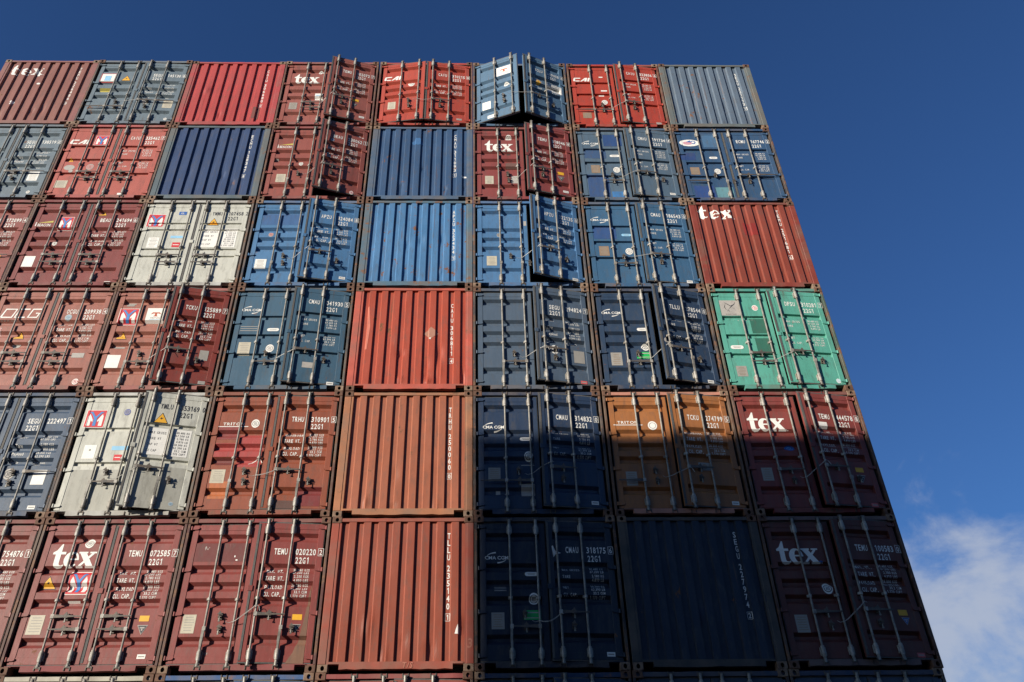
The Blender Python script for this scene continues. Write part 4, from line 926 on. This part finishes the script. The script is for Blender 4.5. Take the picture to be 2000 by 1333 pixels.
# ---- row 6: only the head of each shows
R6 = [(0, MAROON, 'maroon container in the second layer from the ground, hidden beyond the picture edge', 0), (1, (130, 60, 56), 'maroon container below the one numbered 754876, mostly below the picture', 0),
      (2, (182, 176, 160), 'cream container of which only the header shows under TEMU 072585', 0), (3, (50, 84, 130), 'blue container of which only the header shows under TEMU 020220', 4), (4, (134, 66, 62), 'maroon container of which only the header shows under the red-brown ribbed end', 3),
      (5, (36, 56, 88), 'dark blue container of which only the head shows in shadow under CMAU 318175', 4), (6, (48, 62, 84), 'dark slate container of which only the head shows under the navy ribbed end', 0), (7, (52, 66, 92), 'dark blue container of which only the head shows at the outer corner under TEMU 100583', 0)]
for c, rgb, lab, a in R6:
    doors(6, c, lab, 'A' if c % 2 else 'B', rgb, None, '', [], [], angR=a)

# ------------------------------------------------------------------ copies: the hidden foot of the wall and the stack across the aisle
def copy_tree(o, parent=None):
    n = o.copy(); COL.objects.link(n); n.parent = parent
    for ch in list(o.children): copy_tree(ch, n)
    return n
roots = {(round(o.location.z / HC), round(o.location.x / PITCH - .5)): o for o in list(COL.objects) if o.name.startswith('shipping_container')}
for c in range(8):
    src = roots[(1, (c + 3) % 8)]; n = copy_tree(src); n.location = ((c + .5) * PITCH, 0, 0)
    n['label'] = 'closed container in the bottom layer of the wall, wholly below the picture'; n['group'] = 'containers in the hidden bottom layer'
XL = 12.22 - 1.25 * 28.2
tones = [MAROON, GREYB, CMAB, REDBR, NAVYC]
shells = []
for t in tones:
    mb = MB(); pm = paint('far_%d' % t[0], t, .4); fm = frame_paint('far_%d' % t[0], t, .5)
    for x in (0, WC - .162):
        for z in (0, HC - .118):
            for y in (0, LC - .178): mb.box(x, x + .162, y, y + .178, z, z + .118, RUST)
        mb.box(x, x + .16, .004, .06, .118, HC - .118, fm); mb.box(x, x + .16, LC - .06, LC - .004, .118, HC - .118, fm)
    for z0, z1 in ((.03, .16), (2.49, 2.57)):
        mb.box(.162, WC - .162, .006, .06, z0, z1, fm); mb.box(.162, WC - .162, LC - .06, LC - .006, z0, z1, fm)
        mb.box(.01, .06, .178, LC - .178, z0, z1, fm); mb.box(WC - .06, WC - .01, .178, LC - .178, z0, z1, fm)
    for x0, x1, y0, y1 in ((.02, WC - .02, .03, .09), (.02, WC - .02, LC - .09, LC - .03)):
        mb.box(x0, x1, y0, y1, .16, 2.49, pm)
    n = 22
    for s in (0, 1):
        for k in range(n):
            ya = .178 + (LC - .356) * k / n; p = (LC - .356) / n
            seq = [(.015, ya), (.015, ya + p * .35), (.05, ya + p * .5), (.05, ya + p * .85), (.015, ya + p)]
            for a, b_ in zip(seq, seq[1:]):
                b = len(mb.v); f = (lambda q: q) if s == 0 else (lambda q: WC - q)
                mb.v += [(f(a[0]), a[1], .16), (f(b_[0]), b_[1], .16), (f(b_[0]), b_[1], 2.49), (f(a[0]), a[1], 2.49)]; mb.face((b, b + 1, b + 2, b + 3), pm)
    mb.box(.05, WC - .05, .05, LC - .05, 2.50, 2.56, pm)
    o = mb.build('shipping_container', None, (HX, 0, 0), fix=False); shells.append(o.data); bpy.data.objects.remove(o)
rnd = random.Random(5)
NB = 18  # run longer than the shadow needs, to block low sky and darken shade
for i in range(NB):
    for j in range(8):
        o = put('shipping_container', rnd.choice(shells)); o.location = (XL + WC / 2 + i * PITCH + (rnd.uniform(-.03, .03) if i else 0), -28.2 - LC, j * HC)
        o['label'] = 'closed container in the stack across the aisle, behind the camera'; o['category'] = 'shipping container'; o['group'] = 'containers in the stack across the aisle'

for i in range(8):  # unseen stack added so no sky shines through gaps in the wall
    for j in range(8):
        o = put('shipping_container', rnd.choice(shells)); o.location = ((i + .5) * PITCH + .16, 6.6, j * HC)
        o['label'] = 'unseen closed container added behind the wall to block sky in its gaps'; o['category'] = 'shipping container'; o['group'] = 'containers added unseen behind the wall'
# ------------------------------------------------------------------ ground
def ground():
    m, nt, N, L, b = nodes('yard_asphalt'); vec = N.new('ShaderNodeNewGeometry').outputs['Position']
    c = mixc(N, L, ramp(N, L, noise(N, L, vec, .35, 7, .6), .35, .65), (0.045, 0.045, 0.047), (0.075, 0.072, 0.068)); c = mixc(N, L, ramp(N, L, noise(N, L, vec, 45, 4, .6), .4, .7, 0, .5), c, (0.10, 0.10, 0.098))
    L.new(c, b.inputs['Base Color']); b.inputs['Roughness'].default_value = .9
    mb = MB(); s = 3000; mb.v += [(-s, -s, 0), (s, -s, 0), (s, s, 0), (-s, s, 0)]; mb.face((0, 1, 2, 3), m)
    o = mb.build('ground', None, fix=False); o.location.z = -.004; o['kind'] = 'structure'
ground()
